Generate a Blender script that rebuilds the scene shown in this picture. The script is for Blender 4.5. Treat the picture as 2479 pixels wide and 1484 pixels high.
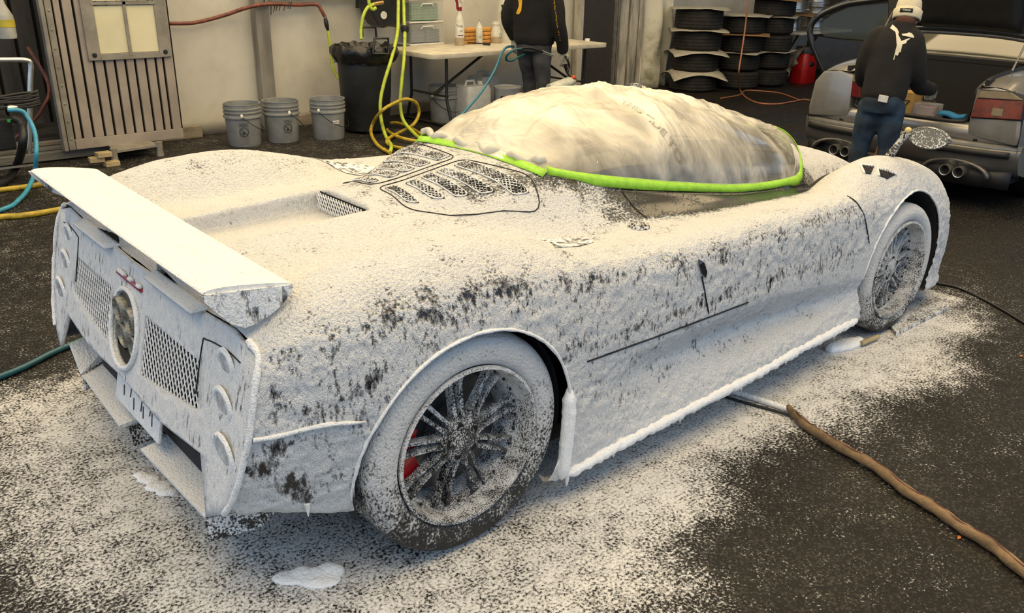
import bpy, bmesh, math, random
import numpy as np
from mathutils import Vector, Matrix, noise
from mathutils.geometry import tessellate_polygon

for o in list(bpy.data.objects):
    bpy.data.objects.remove(o, do_unlink=True)
scene = bpy.context.scene
COL = scene.collection
rnd = random.Random(7)
PI = math.pi

# ------------------------------------------------------------------ camera
CAM = np.array([-1.395187, -2.753637, 1.738614])
YAW, PITCH, ROLL, FPX = math.radians(49.035057), math.radians(21.97857), math.radians(1.072506), 2072.219
IW, IH = 2479.0, 1484.0
def cam_axes():
    f = np.array([math.cos(YAW)*math.cos(PITCH), math.sin(YAW)*math.cos(PITCH), -math.sin(PITCH)])
    r = np.cross(f, [0, 0, 1]); r /= np.linalg.norm(r); u = np.cross(r, f)
    c, s = math.cos(ROLL), math.sin(ROLL)
    return c*r+s*u, -s*r+c*u, f
CR, CU, CF = cam_axes()
cd = bpy.data.cameras.new('camera'); cam = bpy.data.objects.new('camera', cd); COL.objects.link(cam)
cd.sensor_fit = 'HORIZONTAL'; cd.sensor_width = 36.0; cd.lens = FPX/IW*36.0
cd.clip_start = 0.05; cd.clip_end = 200
cam.matrix_world = Matrix(((CR[0], CU[0], -CF[0], CAM[0]), (CR[1], CU[1], -CF[1], CAM[1]), (CR[2], CU[2], -CF[2], CAM[2]), (0, 0, 0, 1)))
scene.camera = cam
def P(u, v, x=None, y=None, z=None):
    """where the sight line of a photograph point meets the plane x, y or z = const of the place"""
    d = CF + CR*(u-IW/2)/FPX - CU*(v-IH/2)/FPX
    for i, c in enumerate((x, y, z)):
        if c is not None:
            q = CAM + d*((c-CAM[i])/d[i]); return Vector((float(q[0]), float(q[1]), float(q[2])))

# ------------------------------------------------------------------ world and lights
w = bpy.data.worlds.new('World'); scene.world = w; w.use_nodes = True
bg = w.node_tree.nodes['Background']; bg.inputs[0].default_value = (0.58, 0.76, 1.0, 1); bg.inputs[1].default_value = 0.94
def area(name, loc, size, power, col, rot=(0, 0, 0)):
    l = bpy.data.lights.new(name, 'AREA'); l.shape = 'RECTANGLE'; l.size, l.size_y = size; l.energy = power; l.color = col
    o = bpy.data.objects.new(name, l); COL.objects.link(o); o.location = loc; o.rotation_euler = rot
    return o
WARM = (1.0, 0.77, 0.45)
# translucent canopy roof panels, daylight coming through warm fabric
for i, (x, y) in enumerate([(-2.0, -2.2), (-2.0, 1.4), (1.2, -2.2), (1.2, 1.4), (1.2, 4.6), (4.6, -2.2), (4.6, 1.4), (4.6, 4.6), (8.0, 1.4)]):
    area('canopy_panel', (x, y, 4.6), (3.2, 3.0), 102, WARM)
scene.view_settings.view_transform = 'Standard'; scene.view_settings.look = 'None'
scene.view_settings.exposure = 0.14; scene.view_settings.gamma = 1.0; scene.view_settings.use_curve_mapping = False

# ------------------------------------------------------------------ mesh helpers
def nrm(v): return v/(np.linalg.norm(v)+1e-12)
class MB:
    def __init__(s): s.V = []; s.F = []
    def add(s, vs, fs):
        n = len(s.V); s.V += [tuple(map(float, v)) for v in vs]; s.F += [tuple(n+i for i in f) for f in fs]; return s
    def box(s, c, d, rot=None):
        x, y, z = d[0]/2, d[1]/2, d[2]/2
        vs = [Vector((a*x, b*y, e*z)) for a in (-1, 1) for b in (-1, 1) for e in (-1, 1)]
        if rot is not None: vs = [rot @ v for v in vs]
        c = Vector(c)
        return s.add([v+c for v in vs], [(0, 1, 3, 2), (4, 6, 7, 5), (0, 4, 5, 1), (2, 3, 7, 6), (0, 2, 6, 4), (1, 5, 7, 3)])
    def grid(s, G, wrap=False, flip=False):
        G = np.asarray(G, float); n, m = G.shape[:2]; fs = []
        for i in range(n-1):
            for j in range(m if wrap else m-1):
                k = (j+1) % m; f = (i*m+j, i*m+k, (i+1)*m+k, (i+1)*m+j)
                fs.append(f[::-1] if flip else f)
        return s.add(G.reshape(-1, 3), fs)
    def tube(s, path, r, n=8, cap=True, closed=False):
        path = [np.array(p, float) for p in path]; m = len(path)
        rs = list(r) if hasattr(r, '__len__') else [r]*m
        up = None; rings = []
        for i in range(m):
            a = path[i-1] if (i > 0 or closed) else path[0]; b = path[(i+1) % m] if (i < m-1 or closed) else path[-1]
            t = nrm(b-a)
            if up is None:
                up = np.cross(t, [0, 0, 1.]);
                if np.linalg.norm(up) < .1: up = np.cross(t, [1., 0, 0])
            up = nrm(up - t*np.dot(up, t)); sd = np.cross(t, up)
            rings.append([path[i]+rs[i]*(math.cos(q)*up+math.sin(q)*sd) for q in [2*PI*k/n for k in range(n)]])
        b0 = len(s.V)
        if closed: rings.append(rings[0])
        s.grid(rings, wrap=True)
        if cap and not closed:
            s.F.append(tuple(b0+k for k in range(n))[::-1]); s.F.append(tuple(b0+(m-1)*n+k for k in range(n)))
        return s
    def lathe(s, prof, n=32, mat=None, cap=False):
        G = [[(r*math.cos(2*PI*k/n), r*math.sin(2*PI*k/n), z) for k in range(n)] for r, z in prof]
        if mat is not None: G = [[tuple(mat @ Vector(p)) for p in row] for row in G]
        b0 = len(s.V); s.grid(G, wrap=True)
        if cap:
            s.F.append(tuple(b0+k for k in range(n))[::-1]); s.F.append(tuple(b0+(len(prof)-1)*n+k for k in range(n)))
        return s
    def prism(s, poly, depth, mat=None):
        n = len(poly); vs = [Vector((a, b, 0)) for a, b in poly]+[Vector((a, b, depth)) for a, b in poly]
        if mat is not None: vs = [mat @ v for v in vs]
        return s.add(vs, [tuple(range(n))[::-1], tuple(range(n, 2*n))]+[(i, (i+1) % n, n+(i+1) % n, n+i) for i in range(n)])
    def ball(s, c, r, n=12, m=8, rot=None):
        rr = r if hasattr(r, '__len__') else (r, r, r); G = []
        for i in range(m+1):
            t = PI*i/m; row = []
            for k in range(n):
                q = 2*PI*k/n; v = Vector((rr[0]*math.sin(t)*math.cos(q), rr[1]*math.sin(t)*math.sin(q), rr[2]*math.cos(t)))
                if rot is not None: v = rot @ v
                row.append((c[0]+v.x, c[1]+v.y, c[2]+v.z))
            G.append(row)
        return s.grid(G, wrap=True, flip=True)
    def loft(s, secs, n=20, cap=True, ex=2.0):
        """sections (centre, half-width vector, half-depth vector); superellipse exponent ex"""
        G = []
        for c, a, b in secs:
            row = []
            for k in range(n):
                q = 2*PI*k/n; cq, sq = math.cos(q), math.sin(q)
                cc = math.copysign(abs(cq)**(2/ex), cq); ss = math.copysign(abs(sq)**(2/ex), sq)
                row.append(np.array(c)+np.array(a)*cc+np.array(b)*ss)
            G.append(row)
        b0 = len(s.V); s.grid(G, wrap=True)
        if cap:
            s.F.append(tuple(b0+k for k in range(n))[::-1]); s.F.append(tuple(b0+(len(secs)-1)*n+k for k in range(n)))
        return s
    def build(s, name, m=None, parent=None, smooth=35, bevel=0, solid=0, sub=0, attr=None, local=False, kind=None, label=None, fix=False):
        me = bpy.data.meshes.new(name); me.from_pydata(s.V, [], s.F)
        if fix or bevel:
            bm = bmesh.new(); bm.from_mesh(me); bmesh.ops.remove_doubles(bm, verts=bm.verts, dist=1e-5)
            bmesh.ops.recalc_face_normals(bm, faces=bm.faces)
            if bevel:
                es = [e for e in bm.edges if len(e.link_faces) == 2 and e.calc_face_angle(0) > .5]
                bmesh.ops.bevel(bm, geom=es, offset=bevel, segments=2, affect='EDGES', profile=.6)
            bm.to_mesh(me); bm.free()
        return obj(name, me, m, parent, smooth, solid, sub, attr, local, kind, label)
def wmat(o):
    if o is None: return Matrix()
    return wmat(o.parent) @ (o.matrix_parent_inverse if o.parent else Matrix()) @ o.matrix_basis
def obj(name, me, m=None, parent=None, smooth=35, solid=0, sub=0, attr=None, local=False, kind=None, label=None):
    if smooth:
        for p in me.polygons: p.use_smooth = True
        if smooth < 180: me.set_sharp_from_angle(angle=math.radians(smooth))
    if attr:
        for k, a in attr.items():
            at = me.attributes.new(k, 'FLOAT', 'POINT'); at.data.foreach_set('value', np.asarray(a, np.float32))
    if m is not None: me.materials.append(m)
    o = bpy.data.objects.new(name, me); COL.objects.link(o)
    if parent is not None:
        o.parent = parent
        if not local: o.matrix_parent_inverse = wmat(parent).inverted()
    if solid:
        md = o.modifiers.new('thickness', 'SOLIDIFY'); md.thickness = abs(solid); md.offset = -1 if solid > 0 else 1
    if sub:
        md = o.modifiers.new('smooth', 'SUBSURF'); md.levels = sub; md.render_levels = sub
    if kind: o['kind'] = kind
    if label: o['label'] = label
    return o
def tag(o, label, cat, group=None, kind=None):
    o['label'] = label; o['category'] = cat
    if group: o['group'] = group
    if kind: o['kind'] = kind
    return o
def thing(name, loc, label, cat, rz=0, group=None):
    o = bpy.data.objects.new(name, None); COL.objects.link(o); o.empty_display_size = .1
    o.location = loc; o.rotation_euler = (0, 0, rz)
    return tag(o, label, cat, group)
def struct(o): o['kind'] = 'structure'; return o
def dup(root, loc=None, rz=None, label=None):
    def cp(o, par):
        c = o.copy(); COL.objects.link(c)
        if par is not None: c.parent = par; c.matrix_parent_inverse = o.matrix_parent_inverse.copy()
        for ch in [q for q in KIDS.get(o.name, [])] or list(o.children): cp(ch, c)
        return c
    r = cp(root, None)
    if loc is not None: r.location = loc
    if rz is not None: r.rotation_euler[2] = rz
    if label: r['label'] = label
    return r
KIDS = {}
SIDE = bpy.data.scenes.new('workbench')      # scratch scene for baking modifiers, removed at the end
def side_dg():
    with bpy.context.temp_override(scene=SIDE, view_layer=SIDE.view_layers[0]):
        dg = bpy.context.evaluated_depsgraph_get(); dg.update(); return dg
def cr(pts, k=8, closed=False):
    """smooth curve through points"""
    pts = [np.array(p, float) for p in pts]; n = len(pts); out = []
    for i in range(n if closed else n-1):
        if closed: p0, p1, p2, p3 = pts[i-1], pts[i], pts[(i+1) % n], pts[(i+2) % n]
        else:
            p1, p2 = pts[i], pts[i+1]; p0 = pts[i-1] if i else 2*p1-p2; p3 = pts[i+2] if i < n-2 else 2*p2-p1
        for j in range(k):
            t = j/k; out.append(.5*(2*p1+(p2-p0)*t+(2*p0-5*p1+4*p2-p3)*t*t+(3*p1-p0-3*p2+p3)*t**3))
    if not closed: out.append(pts[-1])
    return out
def round_poly(pts, r, n=5):
    """closed outline with rounded corners"""
    pts = [np.array(p, float) for p in pts]; out = []; m = len(pts)
    for i in range(m):
        a, p, b = pts[i-1], pts[i], pts[(i+1) % m]; da, db = a-p, b-p; la, lb = np.linalg.norm(da), np.linalg.norm(db); q = min(r, la*.45, lb*.45)
        s, e = p+da/la*q, p+db/lb*q
        for t in np.linspace(0, 1, n): out.append((1-t)**2*s+2*t*(1-t)*p+t*t*e)
        for t in (.25, .5, .75): out.append(e+(b-db/lb*min(r, lb*.45)-e)*t)
    return out
def fuse(mb, name, m, parent, voxel=.014, it=6, local=False, label=None, wrinkle=None):
    """join overlapping closed shapes into one continuous skin"""
    me = bpy.data.meshes.new('tmp'); me.from_pydata(mb.V, [], mb.F)
    bm = bmesh.new(); bm.from_mesh(me); bmesh.ops.recalc_face_normals(bm, faces=bm.faces); bm.to_mesh(me); bm.free()
    t = bpy.data.objects.new('tmp', me); SIDE.collection.objects.link(t)
    r = t.modifiers.new('r', 'REMESH'); r.mode = 'VOXEL'; r.voxel_size = voxel
    q = t.modifiers.new('s', 'SMOOTH'); q.iterations = it; q.factor = .5
    dg = side_dg()
    out = bpy.data.meshes.new_from_object(t.evaluated_get(dg)); bpy.data.objects.remove(t, do_unlink=True); bpy.data.meshes.remove(me)
    if wrinkle:
        amp, sc, st = wrinkle; out.update()
        for v in out.vertices:
            v.co += v.normal*amp*noise.noise(Vector((v.co.x*sc[0], v.co.y*sc[1], v.co.z*sc[2]))+Vector((st, 0, 0)))
    out.name = name
    return obj(name, out, m, parent, 180, local=local, label=label)
def text_mesh(s, size, ext=.0, outline=0, align='CENTER', shear=0):
    c = bpy.data.curves.new('t', 'FONT'); c.body = s; c.size = size; c.extrude = ext; c.align_x = align; c.align_y = 'CENTER'; c.resolution_u = 2; c.shear = shear
    if outline: c.fill_mode = 'NONE'; c.bevel_depth = outline; c.bevel_resolution = 0
    o = bpy.data.objects.new('t', c); SIDE.collection.objects.link(o); dg = side_dg()
    me = bpy.data.meshes.new_from_object(o.evaluated_get(dg)); bpy.data.objects.remove(o, do_unlink=True); bpy.data.curves.remove(c)
    return me
def text(s, size, M, m, parent, name='lettering', fn=None, **k):
    me = text_mesh(s, size, **k); me.transform(M)
    if fn:
        for v in me.vertices: v.co = fn(v.co)
    return obj(name, me, m, parent, 0)

# ------------------------------------------------------------------ materials
def nt_new(name):
    m = bpy.data.materials.new(name); m.use_nodes = True; t = m.node_tree; return m, t, t.nodes['Principled BSDF']
def nd(t, ty, ins=None, **pr):
    n = t.nodes.new(ty)
    for k, v in pr.items(): setattr(n, k, v)
    for k, v in (ins or {}).items():
        s = n.inputs[k]
        if hasattr(v, 'is_linked') or hasattr(v, 'links'): t.links.new(v, s)
        else: s.default_value = v
    return n
def mth(t, op, a, b=None, c=None, clamp=False):
    n = t.nodes.new('ShaderNodeMath'); n.operation = op; n.use_clamp = clamp
    for i, v in enumerate((a, b, c)):
        if v is None: continue
        if hasattr(v, 'links'): t.links.new(v, n.inputs[i])
        else: n.inputs[i].default_value = v
    return n.outputs[0]
def mixc(t, f, a, b):
    n = t.nodes.new('ShaderNodeMix'); n.data_type = 'RGBA'
    for i, v in ((0, f), (6, a), (7, b)):
        if hasattr(v, 'links'): t.links.new(v, n.inputs[i])
        else: n.inputs[i].default_value = v if i == 0 else (*v, 1)
    return n.outputs[2]
def mixf(t, f, a, b):
    n = t.nodes.new('ShaderNodeMix'); n.data_type = 'FLOAT'
    for i, v in ((0, f), (2, a), (3, b)):
        if hasattr(v, 'links'): t.links.new(v, n.inputs[i])
        else: n.inputs[i].default_value = v
    return n.outputs[0]
def coords(t, scale=(1, 1, 1), rot=(0, 0, 0)):
    tc = t.nodes.new('ShaderNodeTexCoord')
    mp = nd(t, 'ShaderNodeMapping', {'Vector': tc.outputs['Object'], 'Scale': scale, 'Rotation': rot}); return mp.outputs[0]
def noi(t, vec, scale, detail=3, rough=.55, dist=0):
    return nd(t, 'ShaderNodeTexNoise', {'Vector': vec, 'Scale': scale, 'Detail': detail, 'Roughness': rough, 'Distortion': dist}).outputs[0]
def sstep(t, v, a, b):
    n = nd(t, 'ShaderNodeMapRange', interpolation_type='SMOOTHSTEP')
    for i, q in enumerate((v, a, b)):
        if hasattr(q, 'links'): t.links.new(q, n.inputs[i])
        else: n.inputs[i].default_value = q
    return n.outputs[0]
def M(name, col, rough=.5, metal=0, var=.12, scale=14, bump=0, bscale=60, coat=0, spec=.5, stretch=(1, 1, 1), trans=0, alpha=1, col2=None, thr=None):
    """plain procedural material: colour with mottled variation and fine relief"""
    m, t, b = nt_new(name); v = coords(t, stretch); n = noi(t, v, scale, 5, .6)
    c2 = col2 or tuple(max(0, c*(1-var*2.2)) for c in col)
    f = sstep(t, n, *(thr or (.3, .7)))
    t.links.new(mixc(t, f, c2, col), b.inputs['Base Color'])
    t.links.new(mixf(t, n, max(.02, rough-.08), min(1, rough+.1)), b.inputs['Roughness'])
    b.inputs['Metallic'].default_value = metal; b.inputs['Specular IOR Level'].default_value = spec
    b.inputs['Coat Weight'].default_value = coat; b.inputs['Coat Roughness'].default_value = .08
    b.inputs['Transmission Weight'].default_value = trans; b.inputs['Alpha'].default_value = alpha
    if bump:
        n2 = noi(t, v, bscale, 4, .6)
        bp = nd(t, 'ShaderNodeBump', {'Height': n2, 'Strength': bump, 'Distance': .01}); t.links.new(bp.outputs[0], b.inputs['Normal'])
    return m
FOAMC = (.86, .86, .85)
def foam_mat(name, base, cov=None, brough=.25, metal=0, scale=80, clump=9, soft=.13, bump=.6, coat=.0, holes=.3, streak=.3, fcol=FOAMC):
    """a surface carrying sprayed foam; the coverage comes from the attribute cov or a constant"""
    m, t, b = nt_new(name)
    v = coords(t); vs = coords(t, (1, 1, streak))
    g = t.nodes.new('ShaderNodeNewGeometry'); sp = nd(t, 'ShaderNodeSeparateXYZ', {0: g.outputs['Normal']})
    side = sstep(t, mth(t, 'ABSOLUTE', sp.outputs[2]), .75, .35)
    n1 = noi(t, v, scale, 3, .62); n2 = noi(t, vs, scale*.75, 3, .62); n3 = noi(t, v, clump, 2, .5)
    val = mixf(t, holes, mixf(t, side, n1, n2), n3)
    if cov is None: cv = nd(t, 'ShaderNodeAttribute', attribute_name='cov').outputs['Fac']
    else: cv = cov
    thr = mth(t, 'MULTIPLY_ADD', cv, -.5, .75)
    f = sstep(t, val, mth(t, 'SUBTRACT', thr, soft*.5), mth(t, 'ADD', thr, soft*.5))
    thick = sstep(t, val, thr, mth(t, 'ADD', thr, .35))
    fc = mixc(t, thick, tuple(c*.92 for c in fcol), fcol)
    t.links.new(mixc(t, f, base, fc), b.inputs['Base Color'])
    t.links.new(mixf(t, f, brough, .62), b.inputs['Roughness'])
    if metal: t.links.new(mixf(t, f, metal, 0), b.inputs['Metallic'])
    fine = noi(t, v, scale*3, 3, .6)
    h = mth(t, 'MULTIPLY', f, mth(t, 'MULTIPLY_ADD', fine, .18, val))
    bp = nd(t, 'ShaderNodeBump', {'Height': h, 'Strength': bump, 'Distance': .038}); t.links.new(bp.outputs[0], b.inputs['Normal'])
    return m
def clear(name, col, op, rough=.2):
    m = bpy.data.materials.new(name); m.use_nodes = True; t = m.node_tree; b = t.nodes['Principled BSDF']; out = t.nodes['Material Output']
    n = noi(t, coords(t), 8, 3); t.links.new(mixc(t, n, tuple(c*.85 for c in col), col), b.inputs['Base Color']); b.inputs['Roughness'].default_value = rough
    tr = nd(t, 'ShaderNodeBsdfTransparent'); mx = nd(t, 'ShaderNodeMixShader', {0: op}); t.links.new(tr.outputs[0], mx.inputs[1]); t.links.new(b.outputs[0], mx.inputs[2]); t.links.new(mx.outputs[0], out.inputs[0]); return m
# ================================================================== THE SETTING: ground
def ground_mat():
    m, t, b = nt_new('wet_asphalt'); v = coords(t)
    agg = nd(t, 'ShaderNodeTexVoronoi', {'Vector': v, 'Scale': 130}); cell = nd(t, 'ShaderNodeSeparateColor', {0: agg.outputs['Color']}).outputs[0]
    n = noi(t, v, 260, 2, .6); big = noi(t, v, 1.3, 4, .6)
    base = mixc(t, sstep(t, cell, .55, 1.0), (.0055, .0052, .0048), (.040, .034, .027))
    base = mixc(t, sstep(t, big, .42, .7), base, mixc(t, .5, base, (.015, .012, .009)))
    cv = nd(t, 'ShaderNodeAttribute', attribute_name='cov').outputs['Fac']
    s1 = noi(t, v, 95, 4, .68); s2 = noi(t, v, 14, 3, .55); s3 = noi(t, v, 3.2, 2, .5)
    val = mth(t, 'ADD', mth(t, 'MULTIPLY', s1, .68), mth(t, 'ADD', mth(t, 'MULTIPLY', s2, .2), mth(t, 'MULTIPLY', s3, .12)))
    thr = mth(t, 'MULTIPLY_ADD', cv, -.42, .71)
    f = sstep(t, val, mth(t, 'SUBTRACT', thr, .05), mth(t, 'ADD', thr, .06)); thk = sstep(t, val, thr, mth(t, 'ADD', thr, .26))
    t.links.new(mixc(t, f, base, mixc(t, thk, (.56, .555, .54), (.86, .855, .84))), b.inputs['Base Color'])
    wet = mixf(t, sstep(t, big, .35, .65), .42, .75)
    t.links.new(mixf(t, f, wet, .6), b.inputs['Roughness']); b.inputs['Specular IOR Level'].default_value = .22
    h = mth(t, 'ADD', mth(t, 'MULTIPLY', n, .25), mth(t, 'ADD', mth(t, 'MULTIPLY', cell, .25), mth(t, 'MULTIPLY', f, mth(t, 'MULTIPLY', val, 1.2))))
    bp = nd(t, 'ShaderNodeBump', {'Height': h, 'Strength': .5, 'Distance': .012}); t.links.new(bp.outputs[0], b.inputs['Normal'])
    return m
xs = np.concatenate([np.linspace(-9, -2.2, 12), np.arange(-2.1, 4.8, .05), np.linspace(4.85, 22, 34)])
ys = np.concatenate([np.linspace(-9, -2.8, 10), np.arange(-2.7, 2.6, .05), np.linspace(2.7, 12, 30)])
X, Y = np.meshgrid(xs, ys, indexing='ij')
def gcov(X, Y):
    g = lambda d, s: np.exp(-(np.maximum(d, 0)/s)**2)
    wob = .10*np.sin(X*3.1+.7)*np.sin(Y*2.3+1)+.06*np.sin(X*7.3+Y*5.1)
    right = .68*g(-1.05-Y+wob, .44)*g(.55-X, 1.2)*g(X-3.1, .5)*(Y < -.2)
    rear = .61*g(-.72-X+wob, .75)*g(Y-.75+wob, .7)*g(-1.25-Y+wob, .55)*(X < .6)*g(X-.35, .3)
    under = .60*((X > -.75) & (X < 3.5) & (np.abs(Y) < 1.02))
    front = .44*g(np.hypot(X-3.3, (Y+1.0)*1.5)+wob-.25, .35)
    left = .24*g(-1.0-X, 1.3)*g(np.abs(Y-1.6)-.6, .8)*(X < 2.6)
    c = np.maximum.reduce([right, rear, under, front, left])
    spk = .27*g(np.maximum(-1.4-Y, 0), 1.2)*g(X-3.6, 1.2)*g(-2-X, 1)
    far = .15
    return np.maximum.reduce([c, spk, np.full_like(c, far)])
G = np.stack([X, Y, np.zeros_like(X)], -1)
gb = MB().grid(G)
floor_o = struct(gb.build('floor', ground_mat(), smooth=0, attr={'cov': gcov(X, Y).ravel()}))
SKYBLOCK = M('sky_block_cream', (.62, .58, .48), .8, var=.08, scale=2)
struct(MB().box((4.9, 2.2, 4.72), (17.2, 12.4, .04)).build('sky_block_roof', SKYBLOCK, smooth=0))  # opaque slab above the panels, added to block blue sky light from overhead
floor_o['label'] = 'dark wet asphalt floor speckled with white foam'
# ================================================================== THE SPORTS CAR UNDER FOAM
def pchip(x, y, q):
    x = np.asarray(x, float); y = np.asarray(y, float); h = np.diff(x); d = np.diff(y, axis=0)/h[:, None]
    m = np.zeros_like(y)
    for i in range(1, len(x)-1):
        w1, w2 = 2*h[i]+h[i-1], h[i]+2*h[i-1]; a, b = d[i-1], d[i]
        with np.errstate(divide='ignore', invalid='ignore'):
            v = (w1+w2)/(w1/a+w2/b)
        m[i] = np.where(a*b > 0, v, 0)
    m[0], m[-1] = d[0], d[-1]
    i = np.clip(np.searchsorted(x, q, side='right')-1, 0, len(x)-2); t = ((q-x[i])/h[i])[:, None]; hh = h[i][:, None]
    return (2*t**3-3*t**2+1)*y[i]+(t**3-2*t**2+t)*hh*m[i]+(-2*t**3+3*t**2)*y[i+1]+(t**3-t**2)*hh*m[i+1]
# profile stations: (x, [(y, z) ...17 points from the spine to the sill, y measured outward])
def FX(z): return -.61-(.8-z)*.236
ROWS = [
 (-.60, [(0,.822),(.168,.822),(.18,.862),(.30,.85),(.42,.835),(.56,.83),(.65,.836),(.74,.842),(.82,.832),(.872,.805),(.892,.73),(.897,.62),(.892,.57),(.872,.47),(.845,.40),(.815,.355),(.70,.345)]),
 (-.42, [(0,.822),(.168,.822),(.18,.882),(.30,.863),(.42,.842),(.56,.838),(.65,.885),(.74,.928),(.86,.905),(.93,.845),(.955,.76),(.965,.62),(.96,.55),(.945,.45),(.93,.37),(.905,.28),(.84,.26)]),
 (-.20, [(0,.824),(.168,.824),(.18,.894),(.30,.868),(.42,.84),(.56,.836),(.65,.912),(.74,.966),(.86,.948),(.955,.875),(.985,.78),(1.0,.62),(1.0,.53),(.99,.43),(.98,.34),(.96,.22),(.88,.2)]),
 (0.00, [(0,.828),(.168,.828),(.18,.902),(.30,.875),(.42,.845),(.56,.838),(.65,.92),(.74,.974),(.86,.957),(.96,.885),(.995,.79),(1.01,.64),(1.01,.52),(1.0,.42),(.99,.33),(.97,.2),(.90,.18)]),
 (.145, [(0,.834),(.168,.834),(.18,.906),(.30,.878),(.42,.847),(.57,.837),(.66,.912),(.75,.96),(.86,.944),(.96,.875),(.995,.785),(1.01,.64),(1.01,.52),(1.0,.42),(.99,.32),(.98,.18),(.90,.17)]),
 (.170, [(0,.915),(.12,.914),(.18,.906),(.30,.88),(.42,.848),(.57,.837),(.66,.908),(.75,.955),(.86,.94),(.96,.872),(.995,.784),(1.01,.64),(1.01,.52),(1.0,.42),(.99,.32),(.98,.17),(.90,.17)]),
 (.40, [(0,.944),(.14,.937),(.235,.915),(.31,.88),(.43,.843),(.58,.828),(.67,.862),(.76,.898),(.87,.888),(.955,.845),(.99,.77),(1.003,.62),(1.0,.5),(1.0,.40),(1.0,.27),(.99,.10),(.95,.09)]),
 (.60, [(0,.976),(.20,.971),(.32,.956),(.405,.925),(.50,.855),(.59,.82),(.68,.818),(.77,.838),(.87,.843),(.952,.822),(.985,.75),(.997,.60),(.995,.495),(.985,.38),(1.0,.22),(1.0,.13),(.94,.12)]),
 (.80, [(0,1.0),(.25,.997),(.42,.985),(.50,.94),(.57,.862),(.645,.82),(.71,.815),(.79,.82),(.88,.828),(.952,.807),(.985,.745),(.995,.60),(.993,.49),(.96,.38),(1.0,.23),(1.005,.145),(.85,.13)]),
 (1.0, [(0,.93),(.28,.93),(.47,.945),(.515,.915),(.585,.858),(.665,.823),(.73,.816),(.80,.817),(.89,.819),(.955,.797),(.988,.74),(.995,.60),(.993,.488),(.94,.38),(1.0,.24),(1.01,.155),(.85,.14)]),
 (1.4, [(0,.85),(.30,.85),(.53,.87),(.575,.855),(.63,.825),(.695,.808),(.76,.808),(.82,.81),(.90,.812),(.957,.79),(.988,.73),(.993,.59),(.99,.485),(.92,.36),(1.0,.255),(1.01,.165),(.85,.15)]),
 (1.8, [(0,.78),(.30,.78),(.565,.803),(.61,.795),(.66,.788),(.715,.788),(.77,.795),(.83,.80),(.90,.803),(.952,.782),(.983,.72),(.988,.58),(.985,.46),(.92,.34),(.995,.265),(1.0,.18),(.85,.165)]),
 (2.15, [(0,.76),(.30,.76),(.565,.772),(.61,.764),(.655,.762),(.70,.768),(.75,.78),(.81,.795),(.89,.797),(.945,.775),(.978,.71),(.983,.56),(.98,.42),(.945,.33),(.98,.255),(.985,.178),(.85,.17)]),
 (2.40, [(0,.79),(.25,.785),(.49,.765),(.535,.735),(.575,.722),(.615,.745),(.67,.808),(.75,.856),(.86,.838),(.935,.775),(.972,.69),(.978,.55),(.975,.40),(.96,.33),(.97,.25),(.97,.17),(.80,.16)]),
 (2.62, [(0,.825),(.20,.815),(.40,.765),(.47,.705),(.53,.68),(.58,.72),(.65,.82),(.75,.887),(.86,.862),(.935,.79),(.972,.70),(.98,.56),(.978,.42),(.97,.33),(.97,.25),(.96,.17),(.75,.16)]),
 (2.87, [(0,.815),(.20,.80),(.34,.735),(.42,.65),(.49,.62),(.56,.68),(.64,.79),(.75,.856),(.86,.832),(.93,.757),(.965,.66),(.972,.54),(.97,.42),(.96,.33),(.96,.25),(.95,.16),(.75,.15)]),
 (3.16, [(0,.765),(.20,.75),(.32,.685),(.40,.60),(.48,.575),(.56,.63),(.64,.72),(.75,.778),(.85,.752),(.915,.67),(.945,.57),(.952,.45),(.95,.36),(.945,.28),(.94,.2),(.93,.12),(.7,.11)]),
 (3.40, [(0,.70),(.20,.68),(.30,.62),(.38,.54),(.46,.51),(.55,.55),(.62,.61),(.72,.655),(.80,.62),(.86,.54),(.885,.43),(.893,.33),(.89,.27),(.885,.22),(.88,.16),(.87,.10),(.6,.10)]),
 (3.60, [(0,.61),(.18,.59),(.27,.53),(.34,.46),(.41,.43),(.48,.44),(.54,.46),(.60,.46),(.65,.43),(.69,.37),(.70,.31),(.70,.26),(.70,.22),(.70,.19),(.69,.15),(.68,.11),(.5,.11)]),
 (3.70, [(0,.50),(.15,.48),(.22,.43),(.28,.38),(.33,.35),(.38,.34),(.42,.33),(.45,.32),(.47,.30),(.48,.27),(.485,.25),(.485,.22),(.48,.20),(.48,.18),(.47,.16),(.46,.14),(.35,.14)]),
]
SX = np.array([r[0] for r in ROWS])
CN = np.array([[(r[0], -a, b) for a, b in r[1]] for r in ROWS])
for j in range(17): CN[0, j, 0] = min(FX(CN[0, j, 2]), -.598) if CN[0, j, 2] < .8 else -.600
for j in range(17): CN[1, j, 0] = CN[1, j, 0]
def profile_at(s):
    s = np.atleast_1d(s); return np.stack([pchip(SX, CN[:, j, :], s) for j in range(17)], 1)   # S x 17 x 3
def crprof(C, k):
    """Catmull-Rom across the profile"""
    Cp = np.concatenate([2*C[:, :1]-C[:, 1:2], C, 2*C[:, -1:]-C[:, -2:-1]], 1)
    Cp[:, 0, 1] = -C[:, 1, 1]; Cp[:, 0, 2] = C[:, 1, 2]; out = []
    for i in range(16):
        p0, p1, p2, p3 = Cp[:, i], Cp[:, i+1], Cp[:, i+2], Cp[:, i+3]
        for j in range(k):
            t = j/k; out.append(.5*(2*p1+(p2-p0)*t*.8+((2*.8)*p0+(.8-6)*p1+(6-2*.8)*p2-.8*p3)*t*t+(-.8*p0+(4-.8)*p1+(.8-4)*p2+.8*p3)*t**3))
    out.append(Cp[:, 17-0-0] if False else C[:, -1]); return np.stack(out, 1)
KP = 8
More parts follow.
